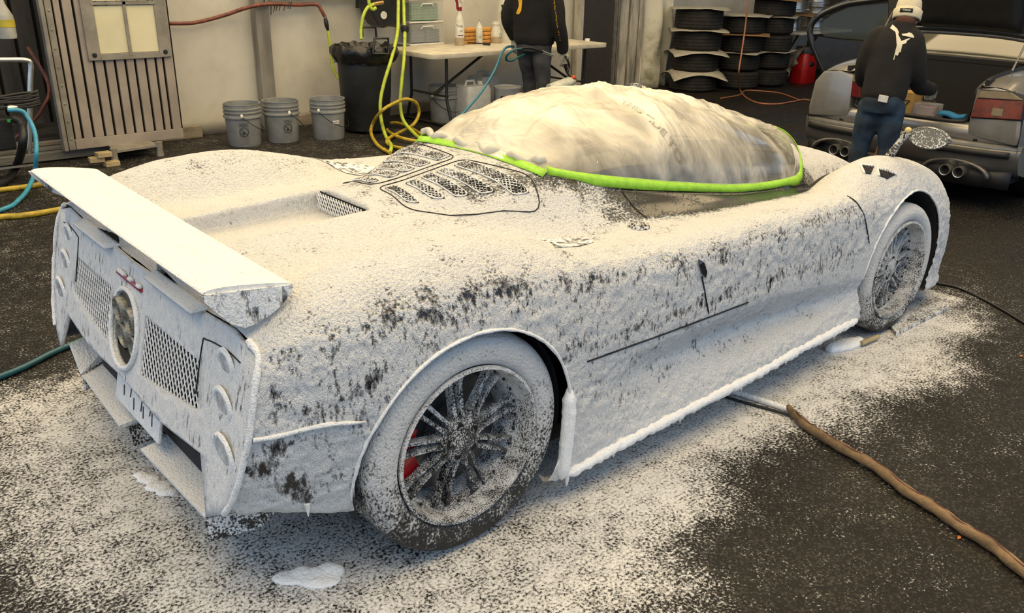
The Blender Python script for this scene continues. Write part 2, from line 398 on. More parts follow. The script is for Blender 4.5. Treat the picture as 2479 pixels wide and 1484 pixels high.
sv = np.unique(np.concatenate([np.arange(-.60, 3.70, .0165), [3.70], [.145, .15, .155, .16, .165, .17]]))
BODY = crprof(profile_at(sv), KP)       # S x 129 x 3 (right half, y negative)
NS, NP = BODY.shape[:2]
def body_point(s, t):
    """point on the right flank for station s and profile parameter t (0..16)"""
    q = t*KP; j = int(min(q, NP-2)); g = q-j; i = int(np.clip(np.searchsorted(sv, s, side='right')-1, 0, NS-2)); f = (s-sv[i])/(sv[i+1]-sv[i])
    return (BODY[i, j]*(1-g)+BODY[i, j+1]*g)*(1-f)+(BODY[i+1, j]*(1-g)+BODY[i+1, j+1]*g)*f
def top_z(x, y):
    """height of the upper body surface at x, |y|"""
    C = crprof(profile_at(x), KP)[0]; yy = -C[:, 1]; n = 9*KP+4
    return float(np.interp(abs(y), yy[:n], C[:n, 2]))
ARCH = [(0.0, .355, .392), (2.73, .335, .402)]
# foam coverage for every grid point
tt = np.arange(NP)/KP
CX, CY, CZ = BODY[..., 0], -BODY[..., 1], BODY[..., 2]
T = np.broadcast_to(tt, (NS, NP)); cov = np.full((NS, NP), .84)
gg = lambda d, s: np.exp(-(d/s)**2)
cov = np.where(T > 9.3, .785, cov)                                             # flanks
cov -= .26*gg(T-9.2, .55)*gg(CX-.0, .55)*(CX < .7)                             # torn foam along the rear shoulder
cov -= .13*gg(T-9.6, .45)*(CX > .35)*(CX < 2.4)
for hx, hz, hr, hd_ in ((-.63, .50, .035, .42), (-.56, .42, .040, .45), (-.52, .36, .03, .35), (-.60, .56, .03, .3), (-.33, .70, .03, .25), (-.15, .80, .05, .2)):
    cov -= hd_*np.exp(-((CX-hx)**2+(CZ-hz)**2)/hr**2)*(T > 9)
cov -= .10*(T > 10)*gg(CX+.45, .25)*gg(CZ-.68, .12)
cov -= .16*gg(T-11.2, .25)*(CX > .35)*(CX < 2.3)                               # swage line
cov += .10*gg(T-5.0, 1.2)*(CX < .6)                                           # deep foam in the valleys
cov += .12*(T < 1.2)*(CX < .15)
cov -= .10*gg(T-6.3, .5)*(CX > -.3)*(CX < .7)
scr = (CX > .7)*(CX < 2.75)*(T > 1.5)                                          # bare carbon below the taped cabin
cov -= scr*.60*gg(np.maximum(T-4.5, 0), .8)*np.clip((CX-.80)/.35, 0, 1)*np.clip((2.75-CX)/.25, 0, 1)
cov -= .40*gg(T-2.9, .8)*gg(CX-3.12, .26)
cov -= .30*gg(T-2.2, .8)*(CX > .5)*(CX < .9)
cov -= .10*(T < 2)*(CX > .2)*(CX < .8)
cov += .10*(CX > 2.2)*(T > 5)
cov += .22*(T > 13.6)*(CX > .35)*(CX < 2.4)
cov = np.clip(cov, .05, .95)
# which panel every face belongs to
def door_s(z): return 1.0+(.80-z)*.38
def front_s(z): return 2.18+(.78-z)*.6
car = thing('sports_car', (1.4, 0, 0), 'low black sports car smothered in white foam, filling the foreground', 'car')
PAINT = foam_mat('foamed_paint', (.010, .010, .012), None, .18, scale=105, clump=13, soft=.15, bump=1.0, streak=.40, holes=.36)
def panel_of(i, j):
    p = BODY[i, j]; x, z, t = p[0], p[2], tt[j]
    if t >= 12 and .30 < x < 2.5: return 'side_skirt'
    if t >= 3 and door_s(z) < x < front_s(z): return 'door'
    if x < door_s(z) and not (t < 3 and x > .9): return 'rear_clamshell'
    return 'front_clamshell'
def in_arch(p, sc=1.0):
    for ax, az, ar in ARCH:
        if (p[0]-ax)**2+(p[2]-az)**2 < (ar*sc)**2: return (ax, az, ar)
    return None
# wheel arch cut: drop faces inside the opening and slide the rim vertices onto its circle
B2 = BODY.copy(); keep = np.zeros((NS-1, NP-1), bool)
cen = (BODY[:-1, :-1]+BODY[1:, 1:]+BODY[1:, :-1]+BODY[:-1, 1:])/4
j0 = int(8.5*KP)
keep[:] = True
for ax, az, ar in ARCH:
    hit = ((cen[..., 0]-ax)**2+(cen[..., 2]-az)**2 < ar**2); hit[:, :j0] = False; keep &= ~hit
for i in range(NS):
    for j in range(j0, NP):
        a = keep[max(i-1, 0):min(i+1, NS-1), max(j-1, 0):min(j+1, NP-1)]
        if a.size and a.any() and not a.all():
            p = B2[i, j]
            for ax, az, ar in ARCH:
                d = math.hypot(p[0]-ax, p[2]-az)
                if abs(d-ar) < .035: p[0] = ax+(p[0]-ax)*ar/d; p[2] = az+(p[2]-az)*ar/d
parts = {}
for i in range(NS-1):
    for j in range(NP-1):
        if not keep[i, j]: continue
        if j < KP*2 and .93 < sv[i] < 2.3: continue      # open cockpit under the canopy
        parts.setdefault(panel_of(i, j), []).append((i, j))
def body_part(name, faces, sides, label=None):
    vs, fs, cv, idx, wt = [], [], [], {}, []
    for sd in sides:
        def vid(i, j):
            k = (sd, i, j) if j else (0, i, j)
            if k not in idx:
                idx[k] = len(vs); p = B2[i, j]; vs.append((p[0], p[1]*sd, p[2])); cv.append(cov[i, j]); wt.append(LUMP[i, j])
            return idx[k]
        for i, j in faces:
            f = (vid(i, j), vid(i+1, j), vid(i+1, j+1), vid(i, j+1))
            fs.append(f[::-1] if sd > 0 else f)
    b = MB(); b.V, b.F = vs, fs
    o = b.build(name, PAINT, car, smooth=180, attr={'cov': cv}, label=label)
    vg = o.vertex_groups.new(name='foam_depth'); q = np.round(np.array(wt)*10).astype(int)
    for k in range(1, 11): vg.add([int(v) for v in np.nonzero(q == k)[0]], k/10, 'REPLACE')
    s_ = o.modifiers.new('refine', 'SUBSURF'); s_.levels = 1; s_.render_levels = 1
    for tx_, st in ((LUMPS, .016), (CRUMBS, .007)):
        d_ = o.modifiers.new('foam_lumps', 'DISPLACE'); d_.texture = tx_; d_.texture_coords = 'LOCAL'; d_.strength = st; d_.mid_level = .5; d_.vertex_group = 'foam_depth'
    return o
LUMPS = bpy.data.textures.new('foam_lumps', 'CLOUDS'); LUMPS.noise_scale = .045; LUMPS.noise_depth = 2
CRUMBS = bpy.data.textures.new('foam_crumbs', 'CLOUDS'); CRUMBS.noise_scale = .016; CRUMBS.noise_depth = 1
LUMP = np.clip((cov-.5)/.25, 0, 1)*np.where(T > 8.6, 1.0, .30)
LUMP *= 1-.9*((T < 3.6) & (CX > .12) & (CX < .95)); LUMP *= 1-.9*((T < 2.4) & (CX < .2))
LUMP *= 1-.8*np.exp(-((T-11.75)/.35)**2)*((CX > .4) & (CX < 2.4)); LUMP *= 1-.85*np.exp(-((CX-2.75)/.2)**2-((T-7)/1.2)**2)
LUMP *= 1-.8*np.exp(-((CX-1.04)/.05)**2-((T-10.1)/.6)**2)
for nm, fc in parts.items():
    if nm in ('door', 'side_skirt'):
        body_part(nm, fc, (1,)); body_part(nm, fc, (-1,))
    else: body_part(nm, fc, (1, -1))
# wheel wells, floor pan
LINER = M('wheel_well_liner', (.012, .012, .013), .8, bump=.3)
for ax, az, ar in ARCH:
    for sd in (1, -1):
        b = MB(); G = []
        for a in np.linspace(-.30, PI+.30, 33):
            G.append([(ax+ar*1.01*math.cos(a), sd*yy, az+ar*1.01*math.sin(a)) for yy in (-.94, -.86, -.74, -.62, -.50)])
        b.grid(G); b.build('wheel_arch_liner', LINER, car, smooth=60)
b = MB().box((1.365, 0, .17), (1.9, 1.66, .06)).box((-.42, 0, .30), (.42, 1.1, .10)).box((3.2, 0, .2), (.4, 1.1, .08)).box((1.2, 0, .45), (2.6, .9, .5))
b.build('floor_pan', LINER, car, smooth=0)  # dark underbody slabs, put in to block light below the shell
# panel gaps
GAP = M('panel_gap', (.006, .006, .006), .7)
def seam(pts, r=.0035, name='panel_gap'): return MB().tube(pts, r, 6).build(name, GAP, car, smooth=60)
def flank_line(t0, t1, sfun, n=40, sd=1, off=.002):
    out = []
    for t in np.linspace(t0, t1, n):
        s = 1.0
        for _ in range(6): s = sfun(body_point(s, t)[2])
        p = body_point(s, t); p = p.copy(); p[1] -= off; out.append((p[0], p[1]*sd, p[2]))
    return out
for sd in (1, -1):
    seam(flank_line(3.0, 4.9, lambda z: 1.10, sd=sd), .003); seam(flank_line(10.4, 11.6, door_s, sd=sd), .0028); seam(flank_line(8.3, 10.9, front_s, sd=sd), .003)
    sw = []
    for x in np.linspace(.46, 1.36, 60):
        p = body_point(x, 11.75); sw.append((p[0], (p[1]-.001)*sd, p[2]))
    seam(sw, .0034)
# ---- smooth lookup of the upper surface
gx = np.arange(-.6, 3.62, .02); gy = np.arange(0, .94, .01)
_C = crprof(profile_at(gx), KP)
ZT = np.stack([np.interp(gy, -c[:9*KP+4, 1], c[:9*KP+4, 2]) for c in _C])
def zt(x, y):
    a = min(max((x+.6)/.02, 0), len(gx)-1.001); b_ = min(abs(y)/.01, len(gy)-1.001); i, j = int(a), int(b_); f, g = a-i, b_-j
    return float(ZT[i, j]*(1-f)*(1-g)+ZT[i+1, j]*f*(1-g)+ZT[i, j+1]*(1-f)*g+ZT[i+1, j+1]*f*g)
def surf(u, v):
    """first point of the upper body met along the sight line of a photograph point"""
    d = CF + CR*(u-IW/2)/FPX - CU*(v-IH/2)/FPX
    for s in np.arange(1.5, 7, .004):
        p = CAM+d*s
        if -.6 < p[0] < 3.6 and abs(p[1]) < .93 and p[2] < zt(p[0], p[1]): return (float(p[0]), float(p[1]))
    return (float(p[0]), float(p[1]))
def on_top(x, y, d=0): return (x, y, zt(x, y)+d)
BLACK = M('satin_black', (.012, .012, .013), .45, bump=.15)
GLOSS = M('gloss_black_carbon', (.010, .010, .011), .15, coat=.6)
WIRE = foam_mat('foamed_wire', (.06, .06, .065), .62, .35, metal=.6, scale=150, clump=14, bump=.3)
DARK = M('dark_void', (.004, .004, .004), .9)
F_HI = foam_mat('foam_thick', (.02, .02, .022), .88, .3, scale=60, clump=12, bump=.7)
F_MID = foam_mat('foam_streaked', (.012, .012, .014), .80, .25, scale=100, clump=12, streak=.10, bump=.8)
F_TOP = foam_mat('foam_fine', (.012, .012, .014), .86, .25, scale=120, clump=14, bump=.6)
F_SPK = foam_mat('foam_speckled', (.010, .010, .011), .50, .35, scale=170, clump=18, soft=.10, bump=.5, streak=.9)
# ---- lattice mesh panels
def clip_line(poly, o, d):
    ts = []
    for i in range(len(poly)):
        a = np.array(poly[i]); b_ = np.array(poly[(i+1) % len(poly)]); e = b_-a; den = d[0]*e[1]-d[1]*e[0]
        if abs(den) < 1e-9: continue
        t = ((a[0]-o[0])*e[1]-(a[1]-o[1])*e[0])/den; s_ = ((a[0]-o[0])*d[1]-(a[1]-o[1])*d[0])/den
        if 0 <= s_ <= 1: ts.append(t)
    return (min(ts), max(ts)) if len(ts) >= 2 else None
def lattice(poly, fn, pitch, r, ang=58, name='wire_mesh', m=None, parent=None):
    b = MB(); P2 = np.array(poly); c = P2.mean(0); ext = np.abs(P2-c).max()*2
    for sg in (1, -1):
        a = math.radians(ang)*sg; d = np.array((math.cos(a), math.sin(a))); nn = np.array((-d[1], d[0]))
        for k in range(int(-ext/pitch)-1, int(ext/pitch)+2):
            o = c+nn*k*pitch; q = clip_line(poly, o, d)
            if not q or q[1]-q[0] < pitch*.3: continue
            n = max(2, int((q[1]-q[0])/.05)+1)
            b.tube([fn(*(o+d*t)) for t in np.linspace(q[0], q[1], n)], r, 4, cap=False)
    return b.build(name, m or WIRE, parent, smooth=0, kind='stuff')
def patch(poly, fn, n=10):
    """filled patch of a 4-corner poly following fn"""
    a, b_, c, d = [np.array(p, float) for p in poly]; G = []
    for i in range(n+1):
        s = i/n; G.append([fn(*((a*(1-s)+d*s)*(1-t)+(b_*(1-s)+c*s)*t)) for t in np.linspace(0, 1, n+1)])
    return MB().grid(G)
# ---- engine cover louvres and its outline
for sd in (-1, 1):
    ol = [(.285, .02), (.283, .245), (.69, .515), (.745, .37), (.70, .02)]
    path = [on_top(x, sd*y, .001) for x, y in [tuple(q) for q in round_poly(ol, .05)]]
    MB().tube(path, .0024, 6, closed=True).build('engine_cover_gap', GAP, car, smooth=60)
    for x, y1, h in [(.325, .215, .022), (.418, .245, .024), (.492, .292, .025), (.567, .35, .027), (.660, .435, .032)]:
        q = [(x-h, sd*.055), (x+h, sd*.055), (x+h*.8, sd*(y1+.01)), (x-h*.9, sd*(y1-.02))]
        o = patch(q, lambda a, b_: on_top(a, b_, .0022), 8).build('louvre', DARK, car, smooth=60)  # black patch laid on the cover, painting the shade inside the slot
        lattice(q, lambda a, b_: on_top(a, b_, .005), .0125, .0022, parent=o, m=F_SPK)
        rim = [on_top(a, b_, .004) for a, b_ in [tuple(v) for v in round_poly(q, .02, 4)]]
        MB().tube(rim, .0025, 5, closed=True).build('louvre_rim', F_TOP, o, smooth=60)
# ---- intake grille at the back of the engine cover
gp = [(-.165, .836), (.165, .836), (.168, .905), (-.168, .905)]
patch(gp, lambda y, z: (.150, y, z), 2).build('intake_backing', DARK, car, smooth=0)
lattice(gp, lambda y, z: (.136, y, z), .0165, .0026, name='intake_mesh', m=F_HI, parent=car)
GWIRE = foam_mat('grille_wire', (.12, .12, .125), .84, .3, scale=60, clump=7, bump=.3)
# ---- tail panel
def fas(y, z, d=0): return (FX(z)-.017*(1-(y/.86)**2)-d, y, z)
half = [(0, .826), (.30, .833), (.56, .829), (.74, .838), (.868, .803), (.892, .73), (.897, .62), (.892, .57), (.872, .47), (.845, .40), (.80, .345), (.715, .30), (.675, .38), (.64, .452), (.34, .428), (0, .446)]
outer = half+[(-y, z) for y, z in half[-2:0:-1]]
mesh_r = [(.165, .700), (.57, .694), (.595, .56), (.165, .508)]
mesh_l = [(-y, z) for y, z in mesh_r]
ring = [(.118*math.cos(a), .606+.118*math.sin(a)) for a in np.linspace(0, 2*PI, 40, endpoint=False)]
loops = [outer, mesh_r, mesh_l, ring]
tris = tessellate_polygon([[Vector((y, z, 0)) for y, z in lp] for lp in loops])
flat = [p for lp in loops for p in lp]
# refine so the panel follows its curve
bm = bmesh.new(); vv = [bm.verts.new((y, z, 0)) for y, z in flat]
for a in tris:
    try: bm.faces.new([vv[i] for i in a])
    except ValueError: pass
for _ in range(4):
    es = [e for e in bm.edges if e.calc_length() > .06]
    bmesh.ops.subdivide_edges(bm, edges=es, cuts=1); bmesh.ops.triangulate(bm, faces=bm.faces)
for v in bm.verts: v.co = Vector(fas(v.co.x, v.co.y))
bmesh.ops.recalc_face_normals(bm, faces=bm.faces)
me = bpy.data.meshes.new('rear_fascia'); bm.to_mesh(me); bm.free()
if sum(p.normal.x*p.area for p in me.polygons) > 0: me.flip_normals()
fascia = obj('rear_fascia', me, F_MID, car, 180, solid=.012)
for q in (mesh_r, mesh_l):
    pts = [fas(y, z, .004) for y, z in [tuple(v) for v in cr(q, 1, True)]]
    patch(q, lambda y, z: fas(y, z, -.035), 6).build('grille_backing', DARK, car, smooth=0)
    lattice(q, lambda y, z: fas(y, z, -.004), .0205, .0021, ang=54, name='grille_mesh', parent=car, m=GWIRE)
# exhaust cluster
YB = lambda y, z, d=0: Vector(fas(y, z, d))
MB().tube([fas(.124*math.cos(a), .606+.128*math.sin(a), .004) for a in np.linspace(0, 2*PI, 48, endpoint=False)], .0095, 10, closed=True).build('exhaust_ring', F_HI, car, smooth=60)
GOLD = M('exhaust_surround', (.16, .145, .11), .5, metal=.6, bump=.4, bscale=120)
RX = Matrix(((0, 0, -1), (0, 1, 0), (1, 0, 0))).to_4x4()      # lathe axis z -> -x
sur = MB().lathe([(.005, 0), (.119, 0), (.121, .012)], 40, Matrix.Translation(Vector((-.650, 0, .606))) @ RX).build('exhaust_surround', GOLD, car, smooth=40)
PIPE = M('foamed_titanium', (.36, .345, .29), .42, metal=.4, bump=.3, var=.3, scale=60)
for (y, z) in [(.052, .655), (-.052, .645), (.052, .566), (-.052, .552)]:
    T4 = Matrix.Translation(Vector((-.648, y, z))) @ RX
    e = MB().lathe([(.037, 0), (.037, .024), (.041, .029), (.046, .026), (.046, 0)], 28, T4).build('exhaust_pipe', PIPE, car, smooth=60)
    MB().lathe([(.001, .004), (.037, .004)], 20, T4).build('pipe_bore', DARK, e, smooth=0)
    for k in range(-3, 4):
        zz = k*.0098; wd = math.sqrt(max(.036**2-zz**2, 1e-5))
        MB().tube([(-.664, y-wd, z+zz), (-.672, y, z+zz+.002), (-.664, y+wd, z+zz)], .0026, 5).build('baffle_rib', PIPE, e, smooth=60)
# centre brake light, tail lips
RED = M('red_lens', (.35, .008, .012), .2, coat=.5)
MB().tube([fas(y, .766, .004) for y in (.10, .0, -.12)], .008, 6).build('brake_light', RED, car, smooth=60)
for y0, y1 in ((.09, .02), (-.01, -.045), (-.09, -.12)):
    MB().tube([fas(y, .777, .008) for y in np.linspace(y0, y1, 5)], [.005, .009, .007, .009, .005], 7).build('brake_light_foam', F_HI, car, smooth=60)
for sd in (1, -1):
    q = [(-.60, sd*.17), (-.60, sd*.57), (-.648, sd*.555), (-.648, sd*.19)]
    patch(q, lambda x, y: (x, y, .836+(x+.6)*.15), 6).build('tail_lip', F_TOP, car, smooth=60, solid=.008)
# light pods and round lamps
LENS = M('foam_fogged_lens', (.62, .63, .64), .35, var=.25, scale=30, bump=.4)
for sd in (1, -1):
    for (y, z, r) in [(.722, .732, .040), (.732, .624, .047), (.768, .500, .055)]:
        c = fas(sd*y, z); T4 = Matrix.Translation(Vector(c)) @ RX
        L = MB().lathe([(r+.012, -.004), (r+.010, .003), (r+.005, .006), (r-.003, .005), (r-.007, .0005)], 32, T4).build('tail_lamp', F_HI, car, smooth=70)
        MB().lathe([(.0005, .004), (r*.5, .003), (r-.006, .0005)], 28, T4).build('lens', LENS, L, smooth=70)
    pp = [fas(sd*y, z, .001) for y, z in [(.575, .44), (.572, .60), (.578, .745), (.60, .765), (.72, .775), (.80, .768), (.845, .74)]]
    MB().tube([tuple(p) for p in cr(pp[1:6], 6)], .0022, 6).build('lamp_pod_gap', GAP, car, smooth=60)
    # thick foam rolls on the tail corner
    cc = [(CN[0, j, 0]-.002, sd*CN[0, j, 1]*1.0, CN[0, j, 2]) for j in range(8, 16)]
    MB().tube([tuple(p) for p in cr(cc, 5)], [.009+.004*noise.noise(Vector((i*.31, sd, 0))) for i in range(36)], 8).build('corner_foam', F_HI, car, smooth=70)
# fold line with a foam roll along the rear bumper
for sd in (1, -1):
    roll = []
    for s in np.linspace(-.595, -.37, 14):
        t = 11.35+.1*math.sin(s*30); p = body_point(s, t); roll.append((p[0], sd*(p[1]-.004), p[2]))
    MB().tube(roll, [(.007+.003*noise.noise(Vector((i*.6, 2, 0))))*min(1, .2+(13-i)*.3) for i in range(14)], 8).build('bumper_foam_roll', F_HI, car, smooth=70)
# number plate and diffuser
pl = MB().box((-.668, 0, .335), (.012, .42, .13), Matrix.Rotation(math.radians(12), 3, 'Y')).build('number_plate', F_HI, car, smooth=0, bevel=.004)
for k, (yy, z0, z1) in enumerate(((-.15, .31, .36), (-.125, .335, .365), (-.07, .305, .345), (-.045, .32, .37), (.02, .30, .34), (.06, .33, .362), (.12, .315, .35))):
    MB().tube([(-.676-(.335-z0)*.21, yy, z0), (-.676-(.335-z1)*.21, yy+.006*(-1)**k, z1)], .0016, 5).build('plate_stroke', BLACK, pl, smooth=0)
for sd in (1, -1):
    q = [(-.46, sd*.10), (-.46, sd*.72), (-.70, sd*.60), (-.715, sd*.11)]
    patch(q, lambda x, y: (x, y, .235+(x+.46)*.10), 6).build('diffuser_plate', F_TOP, car, smooth=0, solid=.012)
    MB().add([(-.70, sd*.60, .215), (-.46, sd*.72, .24), (-.45, sd*.72, .34), (-.70, sd*.70, .31)], [(0, 1, 2, 3)]).build('diffuser_side', F_HI, car, smooth=0, solid=.014)
    MB().add([(-.70, sd*.60, .215), (-.50, sd*.70, .235), (-.56, sd*.675, .165), (-.70, sd*.61, .14)], [(0, 1, 2, 3)]).build('diffuser_fin', F_SPK, car, smooth=0, solid=.010)
    MB().add([(-.69, sd*.105, .20), (-.50, sd*.10, .21), (-.50, sd*.10, .135), (-.68, sd*.105, .12)], [(0, 1, 2, 3)]).build('diffuser_fin', F_SPK, car, smooth=0, solid=.010)
MB().box((-.60, 0, .40), (.05, 1.2, .07)).build('rear_cross_member', BLACK, car, smooth=0)
# ---- rear wing
G = []
for y in np.linspace(-.81, .81, 41):
    row = []; e = abs(y/.81)
    for k in range(28):
        a = 2*PI*k/28; cx = math.cos(a); th = .016*(1-.25*cx)*math.sin(a)
        x = -.585+.118*cx; zc = .961-.115*(x+.585)+.22*(x+.585)**2
        row.append((x+.004*e*e, y, zc+th))
    G.append(row)
wb = MB().grid(G, wrap=True, flip=True); wb.F += [tuple(range(28)), tuple(len(wb.V)-28+k for k in range(28))[::-1]]
wing = wb.build('rear_wing', F_TOP, car, smooth=60)
for sd in (1, -1):
    poly = [(-.706, .978), (-.60, .968), (-.466, .952), (-.470, .936), (-.500, .905), (-.537, .884), (-.575, .870), (-.606, .868), (-.64, .888), (-.672, .925), (-.698, .958)]
    Mx = Matrix(((1, 0, 0, 0), (0, 0, 1, sd*.812-.006), (0, 1, 0, 0), (0, 0, 0, 1)))
    MB().prism(poly, .012, Mx).build('wing_endplate', foam_mat('endplate_foam', (.012, .012, .012), .66, .3, scale=55, clump=14, bump=.8), wing, smooth=0)
    Mx = Matrix(((1, 0, 0, 0), (0, 0, 1, sd*.33-.006), (0, 1, 0, 0), (0, 0, 0, 1)))
    MB().prism([(-.64, .95), (-.52, .95), (-.44, .84), (-.56, .835)], .014, Mx).build('wing_strut', F_MID, wing, smooth=0)
# ---- wheels
TREAD = foam_mat('foamed_tyre', (.012, .012, .012), None, .6, scale=170, clump=14, soft=.14, bump=.8, streak=.8)
RIMF = foam_mat('foamed_rim', (.018, .018, .020), None, .3, metal=.3, scale=250, clump=24, soft=.16, bump=.6, streak=.9)
DISC = M('brake_disc_steel', (.16, .16, .165), .35, metal=.9)
CAL = M('red_caliper', (.42, .006, .010), .3, coat=.4)
def cov_build(b, name, m, parent, fn, **k):
    return b.build(name, m, parent, attr={'cov': [fn(Vector(v)) for v in b.V]}, **k)
def wheel(cx, cy, R, Wd, rim, sd, rot, front):
    """sd 1: right side of the car (outward is -y)"""
    h = Wd/2
    A = Matrix(((1, 0, 0, cx), (0, 0, -sd, cy), (0, 1, 0, R), (0, 0, 0, 1)))     # lathe axis z -> outward
    ct = lambda p: .30+.55*min(1, max(0, (p.z-.06)/(2*R-.22)))+(.14 if front else 0) if p.z > .05 else .12
    pr = [(rim+.002, h-.022), (rim+.012, h-.006), (rim+.03, h), (R*.5+rim*.5, h+.002), (R-.022, h-.004), (R-.008, h-.018), (R-.001, h-.035)]
    g = [(R, h*.62), (R, h*.30+.008), (R-.007, h*.30), (R-.007, h*.26), (R, h*.26-.008)]
    full = pr+g+[(r, -z) for r, z in (pr+g)[::-1]]
    cov_build(MB().lathe(full, 72, A), 'tyre', TREAD, car, ct, smooth=50)
    cr_ = lambda p: .33+.24*min(1, max(0, (p.z-.12)/.45))+(.12 if front else 0)
    barrel = [(rim-.006, h-.03), (rim+.004, h-.012), (rim+.004, h-.002), (rim-.006, h), (rim-.012, h-.010), (rim-.016, h-.03), (rim-.020, h-.075), (rim-.032, h-.085), (rim-.034, -h+.05), (rim-.01, -h+.01)]
    rm = cov_build(MB().lathe(barrel, 64, A), 'rim', RIMF, car, lambda p: .54+.10*(p.z > .4), smooth=50)
    face = h-.072
    L = lambda r, a, d: A @ Vector((r*math.cos(a), r*math.sin(a), d))
    for k in range(9):
        a0 = rot+2*PI*k/9
        for s2 in (-1, 1):
            b = MB(); rows = []
            for r, off, hw, d0, d1 in [(.055, .013, .0085, face+.016, face-.02), (.11, .0145, .0075, face+.006, face-.022), (.18, .018, .0080, face, face-.022), (rim-.028, .024, .0105, face+.004, face-.02)]:
                o1 = s2*off
                def pt(tn, d): return tuple(A @ Vector((r*math.cos(a0)-tn*math.sin(a0), r*math.sin(a0)+tn*math.cos(a0), d)))
                rows.append([pt(o1-hw, d1), pt(o1-hw*.8, d0), pt(o1+hw*.8, d0), pt(o1+hw, d1)])
            b.grid(rows, wrap=True)
            cov_build(b, 'spoke', RIMF, rm, cr_, smooth=30)
    hub = cov_build(MB().lathe([(.0005, face+.030), (.030, face+.030), (.036, face+.026), (.068, face+.020), (.074, face+.012), (.074, face-.03)], 36, A), 'hub', RIMF, rm, cr_, smooth=40)
    for k in range(5):
        a = rot+.3+2*PI*k/5; c = L(.051, a, face+.0235); Ak = A.copy(); Ak.translation = c
        MB().lathe([(.0005, 0), (.012, 0), (.0135, .001)], 16, Ak).build('lug_shade_disc', DARK, rm, smooth=0)  # flat black disc stands in for the shade in a lug hole
    for k in range(28):
        a = 2*PI*k/28; c = L(rim-.026, a, h-.073); MB().ball(c, .0055, 6, 4).build('rim_bolt', RIMF, rm, smooth=60)
    MB().lathe([(.09, face-.06), (.195, face-.06), (.195, face-.09), (.09, face-.09)], 40, A).build('brake_disc', DISC, car, smooth=30)
    b = MB(); rows = []
    for a in np.linspace(PI*.86, PI*1.16, 9):
        rows.append([tuple(L(r, a, d)) for r, d in [(.145, face-.03), (.205, face-.03), (.205, face-.11), (.145, face-.11)]])
    b.grid(rows, wrap=True).build('brake_caliper', CAL, car, smooth=40, fix=True)
for sd in (1, -1):
    wheel(0, -sd*.812, .364, .33, .258, sd, .22, False)
    wheel(2.73, -sd*.835, .335, .26, .248, sd, .05, True)
# drips under the rear arch and sill
FOAM = foam_mat('foam_solid', (.75, .75, .75), .98, .6, scale=60, clump=14, bump=.5)
def skin_y(x, z):
    d = (BODY[:, j0:, 0]-x)**2+(BODY[:, j0:, 2]-z)**2; k = np.unravel_index(np.argmin(d), d.shape); return float(BODY[k[0], j0+k[1], 1])
def lumpy(path, r, amp, seed, n=8):
    q = random.Random(seed); return [r*(1+amp*(q.random()-.5)*2)*min(1, .25+min(i, len(path)-1-i)*.25) for i, _ in enumerate(path)]
for sd in (1, -1):
    path = []
    for x in np.linspace(.372, 2.33, 120):
        p = body_point(x, 14.85); path.append((p[0], sd*(p[1]-.002), p[2]))
    MB().tube(path, lumpy(path, .020, .22, 3), 9).build('sill_foam', FOAM, car, smooth=80)
    for x in (.40, .62, .98, 1.22, 1.37, 1.7, 1.93, 2.12):
        p = body_point(x, 15.0); k = rnd.uniform(.02, .04)
        MB().tube([(x, sd*p[1], p[2]+.01), (x, sd*p[1], p[2]-.012-k*.4), (x, sd*p[1], p[2]-.012-k)], [.012, .006, .002], 7).build('foam_drip', FOAM, car, smooth=80)
    path = [(.0+.394*math.cos(a), sd*-.992, .355+.394*math.sin(a)) for a in np.linspace(-.55, PI+.25, 60)]
    path = [(x, sd*skin_y(x, z), z) for x, y, z in path]
    MB().tube(path, lumpy(path, .0055, .25, 5), 8).build('arch_foam', FOAM, car, smooth=80)
    path = [(2.73+.404*math.cos(a), sd*-.958, .335+.404*math.sin(a)) for a in np.linspace(.15, PI-.1, 50)]
    path = [(x, sd*skin_y(x, z), z) for x, y, z in path]
    MB().tube(path, lumpy(path, .0055, .25, 6), 8).build('arch_foam', FOAM, car, smooth=80)
    # foam fillet closing the front edge of the rear arch
    path = [tuple(q) for q in cr([(.392, sd*-.99, .45), (.385, sd*-1.0, .33), (.375, sd*-1.0, .2), (.37, sd*-.995, .105)], 8)]
    MB().tube(path, lumpy(path, .024, .06, 8), 9).build('arch_foam', FOAM, car, smooth=80)
    for x, y, z, k in [(-.515, .895, .322, .012)]:
        MB().tube([(x, -sd*y, z+.02), (x, -sd*y, z-.008), (x, -sd*y, z-.01-k)], [.009, .004, .0015], 7).build('foam_drip', FOAM, car, smooth=80)
